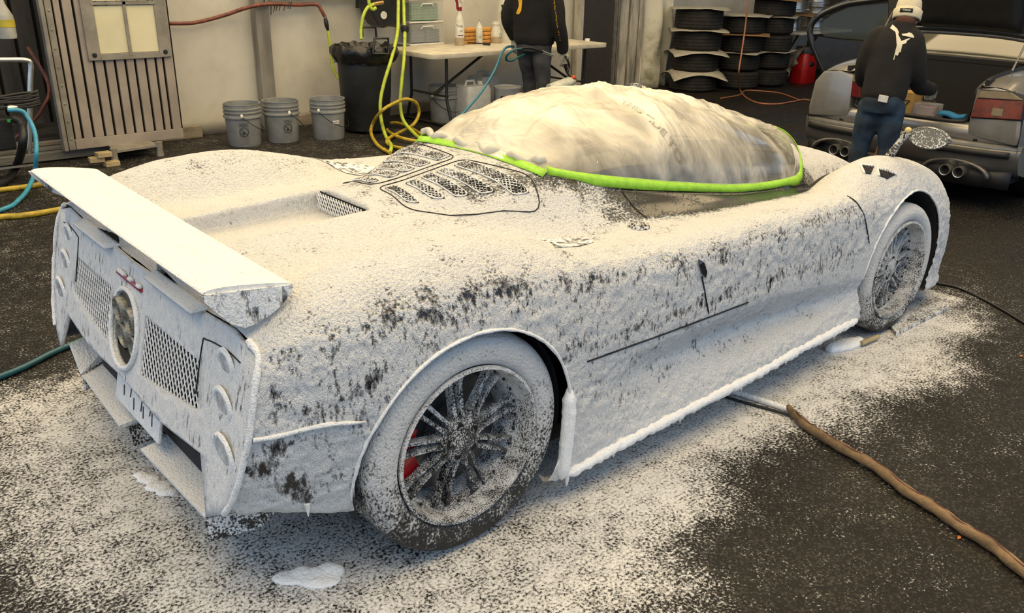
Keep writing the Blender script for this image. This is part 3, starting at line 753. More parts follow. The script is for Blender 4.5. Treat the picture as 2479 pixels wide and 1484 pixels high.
# ---- mirrors, filler cap, vents, door pull
MIRG = foam_mat('spotted_mirror_glass', (.22, .21, .19), .42, .35, metal=.5, scale=170, clump=10, soft=.06, bump=.1, streak=.9)
AMBER = M('amber_indicator', (.75, .58, .22), .3)
for sd in (1, -1):
    st = [(2.84, -sd*.735, .83), (2.81, -sd*.79, .92), (2.79, -sd*.845, 1.005)]
    mr = MB().tube([tuple(q) for q in cr(st, 6)], [.026, .024, .022, .021, .020, .018, .017, .016, .016, .016, .017, .018, .02], 10).build('mirror_stalk', F_SPK, car, smooth=60)
    c = Vector((2.80, -sd*.938, .985)); G = []
    lens = [(.105*math.cos(a), .052*math.sin(a)*(1-.25*abs(math.cos(a))**3)) for a in np.linspace(0, 2*PI, 40, endpoint=False)]
    for s_, d in [(.97, -.004), (1.0, 0), (1.0, .01), (.96, .03), (.8, .055), (.5, .07), (.05, .074)]:
        G.append([(c.x+d, c.y-sd*a*s_, c.z+b_*s_-.18*a*s_*0) for a, b_ in lens])
    MB().grid(G, wrap=True).build('mirror_shell', F_SPK, mr, smooth=60)
    MB().add([(c.x-.002, c.y-sd*a*.94, c.z+b_*.92) for a, b_ in lens], [tuple(range(40))]).build('mirror_glass', MIRG, mr, smooth=0)
    MB().ball((2.785, -sd*.845, 1.012), (.012, .017, .014)).build('indicator', AMBER, mr, smooth=60)
    zc = zt(1.0, .715)
    fc = MB().lathe([(.0005, .012), (.018, .013), (.020, .006), (.030, .006), (.034, .010), (.040, .010), (.042, 0)], 24, Matrix.Translation(Vector((1.0, -sd*.715, zc)))).build('fuel_cap', F_SPK, car, smooth=50)
    for k in range(6):
        a = k*PI/3; MB().ball((1.0+.026*math.cos(a), -sd*.715+.026*math.sin(a), zc+.009), .004, 6, 4).build('cap_bolt', BLACK, fc, smooth=60)
    for q in ([(2083, 402), (2116, 404), (2108, 424), (2092, 422)], [(2124, 410), (2170, 424), (2148, 436), (2128, 428)]):
        q = [surf(u, v) for u, v in q]; q = [(x, sd*y) for x, y in q]
        v = patch(q, lambda a, b_: on_top(a, b_, .003), 8).build('fender_vent', DARK, car, smooth=0)  # black patch on the fender skin, painted for the vent's inner shade
        lattice(q, lambda a, b_: on_top(a, b_, .006), .014, .0016, name='vent_mesh', parent=v, m=BLACK)
        MB().tube([on_top(a, b_, .004) for a, b_ in [q[3], q[0], q[1]]], .006, 6).build('vent_hood', F_HI, v, smooth=60)
    hp = [(1.02, 9.75), (1.045, 9.95), (1.065, 10.3), (1.06, 10.45), (1.035, 10.3), (1.018, 10.0)]
    pts = [body_point(s, t) for s, t in hp]; pts = [(p[0], sd*(p[1]-.004), p[2]) for p in pts]
    MB().add(pts, [tuple(range(6))]).build('door_pull', GLOSS, car, smooth=0, solid=.004)
    q = [surf(u, v) for u, v in [(1308, 580), (1420, 578), (1438, 588), (1345, 602)]]; q = [(x, sd*y) for x, y in q]
    patch(q, lambda a, b_: on_top(a, b_, .003), 8).build('duct_mouth', foam_mat('duct_shade_foam', (.05, .055, .06), .55, .4, scale=40, clump=7), car, smooth=60)  # flush patch; darker grey-blue puts the scoop's shade into the colour
# ---- cabin and its plastic cover
CB = np.array([  # x, half width of the taped line, height of the taped line, roof height
 (.79,.40,.995,.999),(.83,.43,.982,1.04),(.90,.46,.965,1.10),(1.0,.49,.945,1.145),(1.2,.525,.908,1.195),(1.4,.553,.872,1.205),(1.6,.57,.838,1.195),(1.8,.582,.808,1.168),
 (2.0,.58,.786,1.126),(2.2,.568,.772,1.072),(2.33,.555,.768,1.034),(2.5,.47,.795,.985),(2.65,.36,.823,.945),(2.8,.22,.850,.905),(2.9,.08,.868,.878),(2.93,.01,.872,.874)])
_cb = {}
def cbx(x):
    k = round(float(x), 5)
    if k not in _cb: _cb[k] = tuple(map(float, pchip(CB[:, 0], CB, np.array([x]))[0]))
    return _cb[k]
def dome(x, q, k=1.0, dz=0):
    _, w_, zb, zr = cbx(x); w_ *= k
    s = max(0, 1-abs(q)**2.3)**.62
    return (x, q*w_, zb+(zr*1.0-zb)*s*k+dz)
GLASSD = M('dark_cabin_glass', (.012, .014, .016), .08, coat=.5)
xsd = np.concatenate([np.linspace(.795, 1.0, 10), np.linspace(1.03, 2.5, 40), np.linspace(2.53, 2.925, 14)])
qs = np.sin(np.linspace(-PI/2, PI/2, 41))
MB().grid([[dome(x, q, .94, -.012) for q in qs] for x in xsd]).build('cabin_glass', GLASSD, car, smooth=180)
for sd in (1, -1):
    pts = [tuple(np.array(dome(x, sd*.80, .945, -.008))) for x in np.linspace(.85, 2.45, 30)]
    MB().tube(pts, .022, 6).build('roof_rail', GLOSS, car, smooth=60)
seat = M('seat_leather', (.05, .05, .055), .55, bump=.2)
def plastic_mat():
    m = bpy.data.materials.new('masking_film'); m.use_nodes = True; t = m.node_tree; b = t.nodes['Principled BSDF']; out = t.nodes['Material Output']
    v = coords(t, (1, .35, .6), (0, .5, .7)); n = noi(t, v, 6, 3, .55, .6); n2 = noi(t, coords(t, (1, .25, .5), (.3, .2, -.6)), 17, 3, .6, .4)
    b.inputs['Base Color'].default_value = (.72, .67, .55, 1); b.inputs['Roughness'].default_value = .30; b.inputs['Specular IOR Level'].default_value = .7
    b.inputs['Transmission Weight'].default_value = 0
    bp = nd(t, 'ShaderNodeBump', {'Height': mth(t, 'ADD', n, mth(t, 'MULTIPLY', n2, .35)), 'Strength': .55, 'Distance': .06}); t.links.new(bp.outputs[0], b.inputs['Normal'])
    tr = nd(t, 'ShaderNodeBsdfTransparent'); mx = t.nodes.new('ShaderNodeMixShader')
    fr = nd(t, 'ShaderNodeAttribute', attribute_name='cov').outputs['Fac']
    spk = sstep(t, noi(t, coords(t), 90, 2, .5), .72, .76)
    op = mth(t, 'MAXIMUM', mth(t, 'ADD', fr, mth(t, 'MULTIPLY_ADD', n, 1.3, -.65)), spk, clamp=True)
    op = mth(t, 'MAXIMUM', mth(t, 'MINIMUM', op, .93), .16)
    t.links.new(op, mx.inputs[0]); t.links.new(tr.outputs[0], mx.inputs[1]); t.links.new(b.outputs[0], mx.inputs[2]); t.links.new(mx.outputs[0], out.inputs[0])
    return m
film = thing('plastic_sheet', (1.8, 0, .80), 'clear crinkled plastic film taped over the foamed car cabin', 'plastic sheet')
xp = np.concatenate([np.linspace(.792, 1.0, 22), np.linspace(1.015, 2.5, 100), np.linspace(2.515, 2.928, 30)]); qp = np.sin(np.linspace(-PI/2, PI/2, 101))
G, cv = [], []
for x in xp:
    row = []
    for q in qp:
        p = np.array(dome(x, q, 1.0, .004)); e = (1-abs(q)**3)*min(1, (x-.79)/.12)
        # folds gathered towards the tape, running up to the roof
        a = math.atan2(p[1], (x-1.7)*.6)
        f = .010*math.sin(a*9+3*noise.noise(Vector((x*2, q*2, 0))))+.012*noise.noise(Vector((x*7-q*3, q*4+x*2, 1)))+.006*noise.noise(Vector((x*16-q*9, q*9, 4)))
        rg = lambda w_: 1-2*abs(noise.noise(w_))
        f += .016*max(0, rg(Vector((x*2.6+q*2.4, q*1.1-x*.4, 11))))**2+.007*max(0, rg(Vector((x*6.5+q*7, q*2.2, 15))))**2
        p[2] += f*e; p[1] += (.008*noise.noise(Vector((x*9, q*5, 7))))*e
        row.append(tuple(p)); h = 1-abs(q)**2.3
        cv.append(.25+.56*min(1, max(0, h)**.75)-.16*(x > 1.95)*(abs(q) < .95))  # cream opacity rising to the roof imitates the canopy's reflection
    G.append(row)
MB().grid(G).build('film', plastic_mat(), film, smooth=180, attr={'cov': cv})
def tape_loop(dq, up):
    pts = []
    for x in np.concatenate([np.linspace(.80, 1.0, 8), np.linspace(1.05, 2.33, 26), np.linspace(2.4, 2.92, 12)]):
        _, w_, zb, zr = cbx(x); pts.append((x, -(w_+dq), zb+up))
    return pts
TAPE = M('green_masking_tape', (.30, .62, .03), .55, var=.12, scale=30, bump=.2)
for sd in (1, -1):
    ou, inn = tape_loop(.014, -.014), tape_loop(-.008, .028)
    ou = [(x, sd*y, max(z, zt(x, y)+.003)) for x, y, z in ou]; inn = [(x, sd*y, z) for x, y, z in inn]
    mid = [tuple((np.array(a)+np.array(b_))/2+np.array((0, -sd*.004, .004))) for a, b_ in zip(ou, inn)]
    MB().grid([ou, mid, inn], flip=sd < 0).build('masking_tape', TAPE, film, smooth=60, solid=-.002)
rr = [(.792+.01*math.cos(y*9), y, .999-.09*max(0, abs(y)-.3)) for y in np.linspace(-.42, .42, 30)]
MB().grid([[(x-.014, y, zt(x-.014, y)+.004) for x, y, z in rr], [(x, y, z+.006) for x, y, z in rr], [(x+.012, y, z+.02) for x, y, z in rr]]).build('masking_tape', TAPE, film, smooth=60, solid=-.002)
# gathered film along the rear edge
pp = [(.82+.012*math.sin(y*34), y, 1.020+.008*math.sin(y*51)) for y in np.linspace(-.36, .44, 90)]
MB().tube(pp, [.017+.013*noise.noise(Vector((i*.17, 0, 3))) for i in range(90)], 12).build('gathered_edge', clear('bunched_film', (.62, .60, .52), .75, .3), film, smooth=80)
INK = M('faint_grey_print', (.16, .15, .12), .6)
def on_film(x, q): return Vector(dome(x, q, 1.0, .022))
def print_fn(x0, q0, dx, dq):
    def f(co): return on_film(x0+co.x*dx[0]+co.y*dx[1], q0+co.x*dq[0]+co.y*dq[1])
    return f
text('THIS SIDE TO', .075, Matrix(), INK, film, 'film_print', fn=print_fn(1.42, -.70, (.18, .75), (-1.15, .55)), outline=.0012)
# ================================================================== THE SETTING: walls, door, post
CANVAS = M('cream_canvas_wall', (.56, .54, .47), .75, var=.10, scale=1.6, bump=.25, bscale=9, col2=(.42, .40, .345), thr=(.25, .6))
GREYW = M('grey_post_steel', (.27, .255, .225), .6, var=.25, scale=6, stretch=(1, 1, .2), bump=.2)
WOODG = M('weathered_board', (.33, .29, .22), .8, var=.3, scale=5, stretch=(.3, 1, 1), bump=.4)
def canvas_wall(name, x0, x1, y, z1, amp, seed, mat=CANVAS):
    G = []
    for z in np.linspace(0, z1, 26):
        G.append([(x, y+amp*noise.noise(Vector((x*1.7, z*.7, seed)))+amp*.4*noise.noise(Vector((x*6, z*1.2, seed+3))), z) for x in np.linspace(x0, x1, 60)])
    return struct(MB().grid(G).build(name, mat, smooth=180, solid=.03))
canvas_wall('wall_back', .9, 13.4, 6.12, 3.4, .018, 1)
struct(MB().box((2.705, 6.03, 1.6), (.15, .12, 3.2)).build('trim_1', GREYW, smooth=0, bevel=.006))
struct(MB().box((1.0, 6.03, .06), (1.9, .06, .12)).box((4.6, 6.05, .06), (3.6, .06, .12)).build('baseboard_back', WOODG, smooth=0, bevel=.006))
DARKW = M('dark_far_wall', (.045, .040, .034), .8, bump=.2, bscale=8)
struct(MB().box((13.4, 1.0, 1.7), (.1, 11, 3.4)).build('wall_right', DARKW, smooth=0))
# dark doorway in the back wall
DOORM = M('charcoal_door', (.040, .036, .032), .6, bump=.2)
FRAMEM = M('worn_white_frame', (.52, .49, .41), .6, var=.3, scale=7, stretch=(1, 1, .25), bump=.3)
ALU = M('dull_aluminium', (.42, .42, .40), .4, metal=.7, var=.15)
d = struct(MB().box((7.70, 6.03, 1.05), (.64, .05, 2.1)).build('door_1', DOORM, smooth=0))
MB().box((7.33, 6.01, 1.1), (.10, .09, 2.2)).build('door_frame', FRAMEM, d, smooth=0, bevel=.004)
for k, x in enumerate((8.035, 8.075)): MB().box((x, 6.0, 1.1), (.022, .08, 2.2)).build('door_track', ALU, d, smooth=0)
for k, (x, wd) in enumerate(((8.20, .16), (8.40, .15), (8.55, .10))):
    struct(MB().box((x, 6.0-.01*k, 1.6), (wd, .08, 3.2)).build('trim_%d' % (k+2), FRAMEM, smooth=0, bevel=.006))
STAIN = M('mildewed_canvas', (.66, .64, .54), .8, scale=2.2, col2=(.20, .21, .11), thr=(.28, .50), bump=.4, bscale=8)
G = []
for z in np.linspace(0, 3.2, 30):
    G.append([(8.58+.62*s, 5.92+.07*math.sin(s*9+z*.6)+.05*noise.noise(Vector((s*5, z*2, 0))), z) for s in np.linspace(0, 1, 40)])
tag(MB().grid(G).build('canvas_curtain', STAIN, smooth=180, solid=.01), 'crumpled white canvas curtain with green mildew beside tall tyre stack', 'curtain')
# shipping container bay at the left
RIB = M('dark_container_board', (.085, .078, .068), .75, var=.3, scale=5, stretch=(1, 1, .2), bump=.3)
cw = struct(MB().box((-1.2, 7.30, 1.6), (4.4, .04, 3.2)).build('wall_container', DARK, smooth=0))
for k in range(22):
    MB().box((-3.25+k*.20, 7.25, 1.6), (.165, .05, 3.2)).build('board', RIB, cw, smooth=0)
struct(MB().box((-1.1, 6.55, .045), (4.0, 1.6, .09)).build('floor_container', M('grimy_steel_deck', (.10, .095, .085), .5, metal=.3, bump=.3, var=.3, scale=4), smooth=0, bevel=.008))
sill = struct(MB().box((-.95, 5.72, .05), (4.5, .10, .075)).box((-.95, 5.76, .105), (4.5, .06, .03)).build('trim_5', M('scuffed_steel_sill', (.24, .23, .20), .5, metal=.3, var=.3, scale=5, stretch=(.2, 1, 1), bump=.3), smooth=0, bevel=.006))
struct(MB().box((.95, 6.9, 1.6), (.06, 1.0, 3.2)).build('wall_left', DARKW, smooth=0))
# ================================================================== LEFT SIDE THINGS
TAUPE = M('taupe_painted_steel', (.33, .285, .24), .5, var=.10, scale=4, bump=.12)
TAUPE2 = M('dusty_steel_frame', (.27, .25, .21), .55, var=.15, scale=6, bump=.15)
lp = thing('slatted_door_panel', (1.09, 5.6, .10), 'grey-brown slatted steel panel with taped cream window, propped upright', 'door panel')
MB().box((1.10, 5.635, 1.14), (1.04, .02, 2.08)).build('backing_sheet', DARK, lp, smooth=0)
xs_ = [.775+.1045*k for k in range(9)]
MB().box((.60, 5.60, 1.14), (.055, .07, 2.08)).build('hinge_rail', TAUPE2, lp, smooth=0, bevel=.008)
MB().box((.545, 5.59, 1.14), (.035, .09, 2.08)).build('edge_rail', TAUPE2, lp, smooth=0, bevel=.008)
for z in np.arange(.2, 2.1, .155): MB().ball((.600, 5.563, z), (.010, .006, .010), 8, 6).build('rivet', TAUPE2, lp, smooth=60)
edges = [.635, .705, .80, .897, .985, 1.075, 1.165, 1.25, 1.345, 1.435, 1.505, 1.605]
for a, b_ in zip(edges[:-1], edges[1:]):
    MB().box(((a+b_)/2, 5.60, 1.16), (b_-a-.021, .03, 1.94)).build('slat', TAUPE, lp, smooth=0, bevel=.004)
MB().box((1.12, 5.60, .145), (.97, .035, .09)).build('bottom_rail', TAUPE, lp, smooth=0, bevel=.004)
wf = MB().box((.905, 5.575, 1.43), (.105, .03, 1.14)).box((1.525, 5.575, 1.43), (.105, .03, 1.14)).box((1.215, 5.575, .885), (.514, .03, .055)).build('window_frame', TAUPE2, lp, smooth=0, bevel=.004)
MB().box((1.215, 5.571, 1.44), (.026, .03, 1.1)).box((1.215, 5.571, 1.335), (.56, .03, .026)).build('window_bar', TAUPE2, wf, smooth=0)
PAPER = M('cream_paper_pane', (.66, .62, .42), .7, var=.05, scale=3)
for x in (1.08, 1.35):
    for z, h in ((1.115, .40), (1.58, .45)): MB().box((x, 5.578, z), (.245, .008, h)).build('pane', PAPER, wf, smooth=0)
for x in (.905, 1.525): MB().lathe([(.0005, .012), (.008, .012), (.010, .006), (.020, .005), (.021, 0)], 16, Matrix.Translation(Vector((x, 5.56, .905))) @ Matrix.Rotation(PI/2, 4, 'X')).build('bolt', BLACK, wf, smooth=40)
stnd = thing('steel_step_stand', (1.06, 5.35, 0), 'low grey cast steel stand on the asphalt below the slatted panel', 'stand')
MB().add([(.86, 5.28, .11), (1.30, 5.36, .11), (1.26, 5.62, .11), (.92, 5.66, .11)], [(0, 1, 2, 3)]).build('step_plate', TAUPE2, stnd, smooth=0, solid=.02)
for x, y in ((.865, 5.30), (1.29, 5.37)): MB().loft([((x, y, 0), (.035, 0, 0), (0, .03, 0)), ((x, y, .06), (.028, 0, 0), (0, .025, 0)), ((x, y, .13), (.032, 0, 0), (0, .028, 0))], 12).build('foot', TAUPE2, stnd, smooth=50)
PINE = M('raw_pine_block', (.44, .35, .19), .7, var=.2, scale=12, stretch=(.3, 1, 1), bump=.2)
for (u, v, z, r, lb) in [(262, 398, .0, .1, 'bottom pine block of the small wood pile near metal stand'), (242, 386, .042, -.08, 'middle pine block of the small wood pile near metal stand'), (255, 374, .084, .05, 'topmost pine block of the small wood pile near metal stand')]:
    p = P(u, 402, z=0); p.x += {'b': .03, 'm': -.02, 't': .0}[lb[0]]; p.z = z+.0205
    o = MB().box((0, 0, 0), (.12, .09, .041)).build('wood_block', PINE, smooth=0, bevel=.003); o.location = p; o.rotation_euler = (0, 0, r); tag(o, lb, 'wood block', 'pine blocks')
def hose(name, pts, r, m, label, cat='hose', parent=None, k=10, group=None):
    o = MB().tube([tuple(q) for q in cr(pts, k)], r, 10).build(name, m, parent, smooth=80)
    if parent is None: tag(o, label, cat, group)
    return o
RUB = M('black_rubber', (.014, .014, .015), .5, bump=.2)
YEL = M('yellow_hose', (.50, .36, .03), .45, var=.2, scale=20); LIME = M('lime_hose', (.46, .58, .05), .4, var=.15, scale=20)
BLUE = M('sky_blue_hose', (.05, .32, .48), .35, var=.15, scale=20); TEAL = M('teal_hose', (.02, .11, .14), .4, var=.15, scale=20)
BRICK = M('brown_red_hose', (.20, .055, .035), .5, var=.25, scale=20)
CHROME = M('brushed_chrome', (.62, .62, .58), .28, metal=.9, var=.1)
# pressure washer cart
ct_ = thing('pressure_washer_cart', (.0, 5.05, 0), 'pressure washer cart with bent chrome handle and black cable bundle', 'cart')
MB().tube([tuple(q) for q in cr([P(-60, 146, y=5.0), P(20, 145, y=5.0), P(62, 146, y=5.0), P(74, 156, y=5.0), P(73, 200, y=5.0), P(71, 300, y=5.0), P(70, 372, y=5.0)], 8)], .021, 10).build('handle', CHROME, ct_, smooth=80)
for k in range(9):
    z = .60+.013*k; MB().tube([tuple(q) for q in cr([(-.5, 4.95, z+.02*math.sin(k)), (-.1, 4.93, z+.015*math.cos(k*2)), (.16, 4.96, z+.02*math.sin(k*3)), (.28, 4.99, z+.01)], 6)], .011, 7).build('cable', RUB, ct_, smooth=80)
MB().box((-.22, 5.15, .40), (.55, .34, .26)).build('motor_housing', BLACK, ct_, smooth=0, bevel=.02)
MB().box((-.16, 5.02, .315), (.62, .02, .016)).box((-.16, 5.02, .13), (.62, .02, .016)).build('frame_rail', CHROME, ct_, smooth=0)
MB().lathe([(.0005, 0), (.02, 0), (.024, .02), (.02, .05), (.012, .07)], 14, Matrix.Translation(P(18, 262, y=4.9)) @ Matrix.Rotation(PI/2, 4, 'Y')).build('coupling', CHROME, ct_, smooth=50)
MB().box(P(26, 292, y=4.92), (.05, .02, .022)).build('green_clip', M('green_plastic', (.03, .45, .08), .4), ct_, smooth=0, bevel=.003)
MB().lathe([(.0005, -.03), (.13, -.03), (.14, -.015), (.14, .015), (.13, .03), (.0005, .03)], 24, Matrix.Translation(Vector((-.30, 5.1, .14))) @ Matrix.Rotation(PI/2, 4, 'X')).build('cart_wheel', RUB, ct_, smooth=50)
hose('black_hose', [P(30, 285, y=4.9), P(52, 300, y=4.88), P(55, 350, y=4.8), P(35, 410, z=.05), P(-10, 450, z=.034), P(-240, 520, z=.034)], .032, RUB, 'thick black rubber hose curving down from the pressure washer cart')
hose('blue_hose', [P(18, 266, y=4.88), P(50, 268, y=4.86), P(66, 282, y=4.84), P(84, 320, y=4.75), P(88, 370, y=4.6), P(80, 430, z=.10), P(50, 480, z=.03), P(-10, 512, z=.02), P(-240, 560, z=.02)], .017, BLUE, 'bright sky blue hose hanging off the washer cart to the wet floor')
hose('yellow_hose', [P(-260, 490, z=.02), P(-20, 462, z=.02), P(40, 455, z=.02), P(95, 447, z=.02), P(160, 430, z=.02)], .021, YEL, 'yellow hose lying on asphalt left of the wing, farther one')
hose('yellow_hose', [P(-260, 560, z=.02), P(-20, 528, z=.02), P(60, 521, z=.02), P(130, 510, z=.02), P(230, 490, z=.02)], .021, YEL, 'yellow hose lying on asphalt left of the wing, nearer one')
hose('teal_hose', [P(-260, 1010, z=.015), P(-20, 920, z=.015), P(60, 888, z=.015), P(140, 848, z=.015), P(260, 800, z=.015)], .014, TEAL, 'dark teal hose running on the floor under the left tail corner')
hose('red_hose', [(.50, 6.1, .95), P(112, 190, y=6.0), P(118, 230, y=5.95), P(105, 258, y=5.95), P(88, 285, y=6.0), (.2, 6.1, .11)], .016, BRICK, 'short rusty red hose behind the slatted panel edge')
bt = thing('spray_jug', P(12, 88, y=5.6), 'pale translucent bottle with yellow band hanging in the container', 'bottle')
c0 = P(10, 50, y=5.6)
MB().lathe([(.0005, -.14), (.07, -.14), (.075, -.12), (.072, .04), (.03, .13), (.022, .17), (.0005, .17)], 20, Matrix.Translation(c0)).build('bottle_body', M('milky_plastic_dim', (.42, .42, .38), .4), bt, smooth=50)
MB().lathe([(.0765, -.05), (.0765, .01)], 20, Matrix.Translation(c0)).build('yellow_band', M('yellow_label', (.50, .42, .04), .5), bt, smooth=50)
MB().tube([c0+Vector((0, 0, .17)), c0+Vector((.01, .02, .5))], .006, 6).build('hanger', RUB, bt, smooth=0)
# ================================================================== BACK WALL THINGS
hose('air_hose', [P(405, 57, y=6.03), P(470, 55, y=6.02), P(540, 38, y=6.02), P(600, 18, y=5.93), P(650, 10, y=5.93), P(720, 12, y=6.0), P(765, 11, y=6.0), P(778, 25, y=5.99), P(787, 42, y=5.98)], .019, BRICK, 'brown-red air hose strung along the cream wall behind the post')
cp = thing('hose_coupler', P(788, 50, y=5.98), 'short black quick coupler joining red and lime hoses on wall', 'coupler')
MB().tube([P(787, 42, y=5.98), P(789, 52, y=5.97), P(791, 62, y=5.97), P(794, 74, y=5.97)], [.016, .024, .024, .014], 12).build('sleeve', BLACK, cp, smooth=40)
MB().tube([P(786, 40, y=5.98), P(787, 43, y=5.98)], .021, 12).build('collar', CHROME, cp, smooth=40)
hose('lime_hose', [P(794, 74, y=5.97), P(799, 110, y=5.96), P(803, 150, y=5.95), P(814, 182, y=5.9), P(835, 203, y=5.8), P(852, 208, y=5.65)], .016, LIME, 'lime green hose drooping down the wall into the black bin')
rail = thing('tool_rail', (3.3, 5.99, 1.32), 'grey tool rail with thin dark rods hanging on the wall', 'tool rail')
MB().box((3.32, 6.04, 1.345), (1.15, .05, .07)).build('rail_board', GREYW, rail, smooth=0, bevel=.004)
MB().box((3.05, 6.0, 1.40), (.62, .05, .05)).build('tool_tray', BLACK, rail, smooth=0)
for u, v0, v1, du in [(640, 0, 14, 0), (656, 14, 36, 0), (668, 12, 29, -6), (673, 12, 27, -5), (680, 12, 26, -4), (692, 12, 26, -5), (700, 10, 21, -3), (706, 10, 22, -4)]:
    MB().tube([P(u, v0-6, y=5.97), P(u+du, v1, y=5.95)], .005, 6).build('hook_rod', BLACK, rail, smooth=0)
reel = thing('hose_reel', P(925, 30, y=5.85), 'black wall-mounted hose reel with white round label', 'hose reel')
def flat_poly(pix, y): return [(P(u, v, y=y).x, P(u, v, y=y).z) for u, v in pix]
def yprism(poly, y0, y1): 
    Mx = Matrix(((1, 0, 0, 0), (0, 0, 1, y0), (0, 1, 0, 0), (0, 0, 0, 1))); return MB().prism(poly, y1-y0, Mx)
yprism(flat_poly([(872, -60), (885, -60), (885, 22), (872, 20)], 5.95), 5.93, 6.05).build('wall_bracket', BLACK, reel, smooth=0, bevel=.004)
drum = flat_poly([(885, -80), (892, 20), (900, 42), (912, 60), (925, 68), (934, 64), (945, 64), (958, 66), (968, 56), (974, 40), (976, -80)], 5.75)
yprism(drum, 5.70, 5.95).build('reel_housing', M('black_moulded_plastic', (.016, .016, .017), .4, bump=.15), reel, smooth=0, bevel=.02)
c0 = P(929, 37, y=5.69); MB().lathe([(.0005, .004), (.040, .004), (.042, 0)], 24, Matrix.Translation(c0) @ Matrix.Rotation(PI/2, 4, 'X')).build('label_disc', M('white_label', (.72, .72, .66), .5), reel, smooth=30)
MB().tube([P(905, 10, y=5.66), P(927, 6, y=5.66)], .022, 10).build('brass_fitting', M('brass', (.42, .27, .12), .35, metal=.8), reel, smooth=40)
hose('inlet', [P(905, 10, y=5.65), P(890, 18, y=5.64), P(879, 40, y=5.63), P(874, 70, y=5.62), P(874, 95, y=5.6)], .018, LIME, '', parent=reel)
hose('inlet', [P(892, -20, y=5.66), P(894, 10, y=5.64), P(902, 23, y=5.63), P(910, 19, y=5.63)], .018, LIME, '', parent=reel)
hose('lime_hose', [P(965, -40, y=5.62), P(964, 30, y=5.5), P(962, 80, y=5.3), P(948, 140, y=5.02), P(930, 200, y=4.95), P(921, 245, y=4.93), P(923, 290, y=4.9), P(934, 330, y=4.82), P(947, 352, z=.05), P(944, 370, z=.02)], .0185, LIME, 'long lime hose hanging in front of black bin, left strand')
hose('lime_hose', [P(976, -40, y=5.62), P(978, 40, y=5.5), P(980, 80, y=5.35), P(978, 140, y=5.08), P(972, 200, y=5.0), P(969, 250, y=4.97), P(976, 290, y=4.9), P(998, 318, y=4.7), P(1024, 340, z=.05), P(1050, 352, z=.02)], .0185, LIME, 'long lime hose with black stopper beside table corner, right strand')
st_ = MB().lathe([(.02, -.04), (.042, -.035), (.046, 0), (.042, .03), (.02, .04)], 16, Matrix.Translation(P(980, 70, y=5.38))).build('hose_stopper', BLACK, smooth=50); tag(st_, 'black ball stopper clamped on the right lime hose strand', 'stopper')
ring_ = [(945, 371), (915, 352), (899, 325), (902, 300), (925, 268), (960, 247), (985, 240), (1008, 250), (1014, 275), (1000, 302), (965, 322), (938, 338), (945, 352), (985, 360), (1030, 352), (1025, 330), (985, 305), (955, 297), (938, 304), (940, 318), (975, 335), (1030, 345)]
pts = []
for i, (u, v) in enumerate(ring_):
    if 3 <= i <= 9: pts.append(P(u, v, y=4.85+.03*(i % 3)) if v < 300 else P(u, v, z=.12))
    else: pts.append(P(u, v, z=.02+.012*(i % 3)))
hose('yellow_hose', pts, .0175, YEL, 'yellow hose in loose loops on the floor before the bin', k=7)
# ---- trash bin
BIN = M('charcoal_bin_plastic', (.020, .023, .027), .5, var=.2, scale=5, bump=.2)
bn = thing('trash_bin', (3.53, 5.38, 0), 'large dark wheeled trash bin lined with a crumpled black bag', 'trash bin')
Tb = Matrix.Translation(Vector((3.53, 5.38, 0)))
MB().lathe([(.0005, .06), (.235, .06), (.245, .08), (.262, .35), (.268, .36), (.285, .74), (.305, .745), (.305, .775), (.280, .775), (.262, .4)], 40, Tb).build('bin_body', BIN, bn, smooth=40)
MB().lathe([(.20, .03), (.255, .03), (.258, .07), (.20, .07)], 36, Tb).build('dolly', BLACK, bn, smooth=30)
for a in (-2.1, -1.0, .5, 2.2, -1.5): MB().lathe([(.0005, -.012), (.03, -.012), (.03, .012), (.0005, .012)], 14, Matrix.Translation(Vector((3.53+.235*math.cos(a), 5.38+.235*math.sin(a), .03))) @ Matrix.Rotation(PI/2, 4, 'Y')).build('caster', RUB, bn, smooth=40)
BAG = M('black_bin_bag', (.012, .012, .013), .22, bump=.8, bscale=22, var=.2)
G = []
for i, (r, z) in enumerate([(.20, .66), (.265, .76), (.275, .86), (.305, .90), (.345, .875), (.355, .82), (.335, .77), (.318, .735), (.308, .72)]):
    G.append([(3.53+(r+.022*noise.noise(Vector((a*3.2, i*.8, 0)))+.02*noise.noise(Vector((a*9, i*1.3, 3))))*math.cos(a), 5.38+(r+.022*noise.noise(Vector((a*3.2, i*.8, 0)))+.02*noise.noise(Vector((a*9, i*1.3, 3))))*math.sin(a), z+.03*noise.noise(Vector((a*4, i, 5)))) for a in np.linspace(0, 2*PI, 72, endpoint=False)])
MB().grid(G, wrap=True).build('bin_bag', BAG, bn, smooth=60)
for pix in ([(877, 88), (877, 66), (909, 66), (911, 92)],): MB().tube([P(u, v, y=5.62) for u, v in pix], .014, 8).build('lid_handle', BLACK, bn, smooth=50)
MB().tube([P(u, v, y=5.02) for u, v in [(903, 130), (906, 93), (940, 93), (940, 130), (903, 130)]], .013, 8).build('lid_handle', BLACK, bn, smooth=50)
SCUF = M('white_scuff', (.7, .7, .68), .6)
for u, v0, v1 in [(847, 200, 216), (850, 202, 222), (853, 199, 228)]:
    q0, q1 = P(u, v0, y=5.28), P(u+1, v1, y=5.28)
    MB().tube([q0, q1], .004, 5).build('scuff', SCUF, bn, smooth=0)
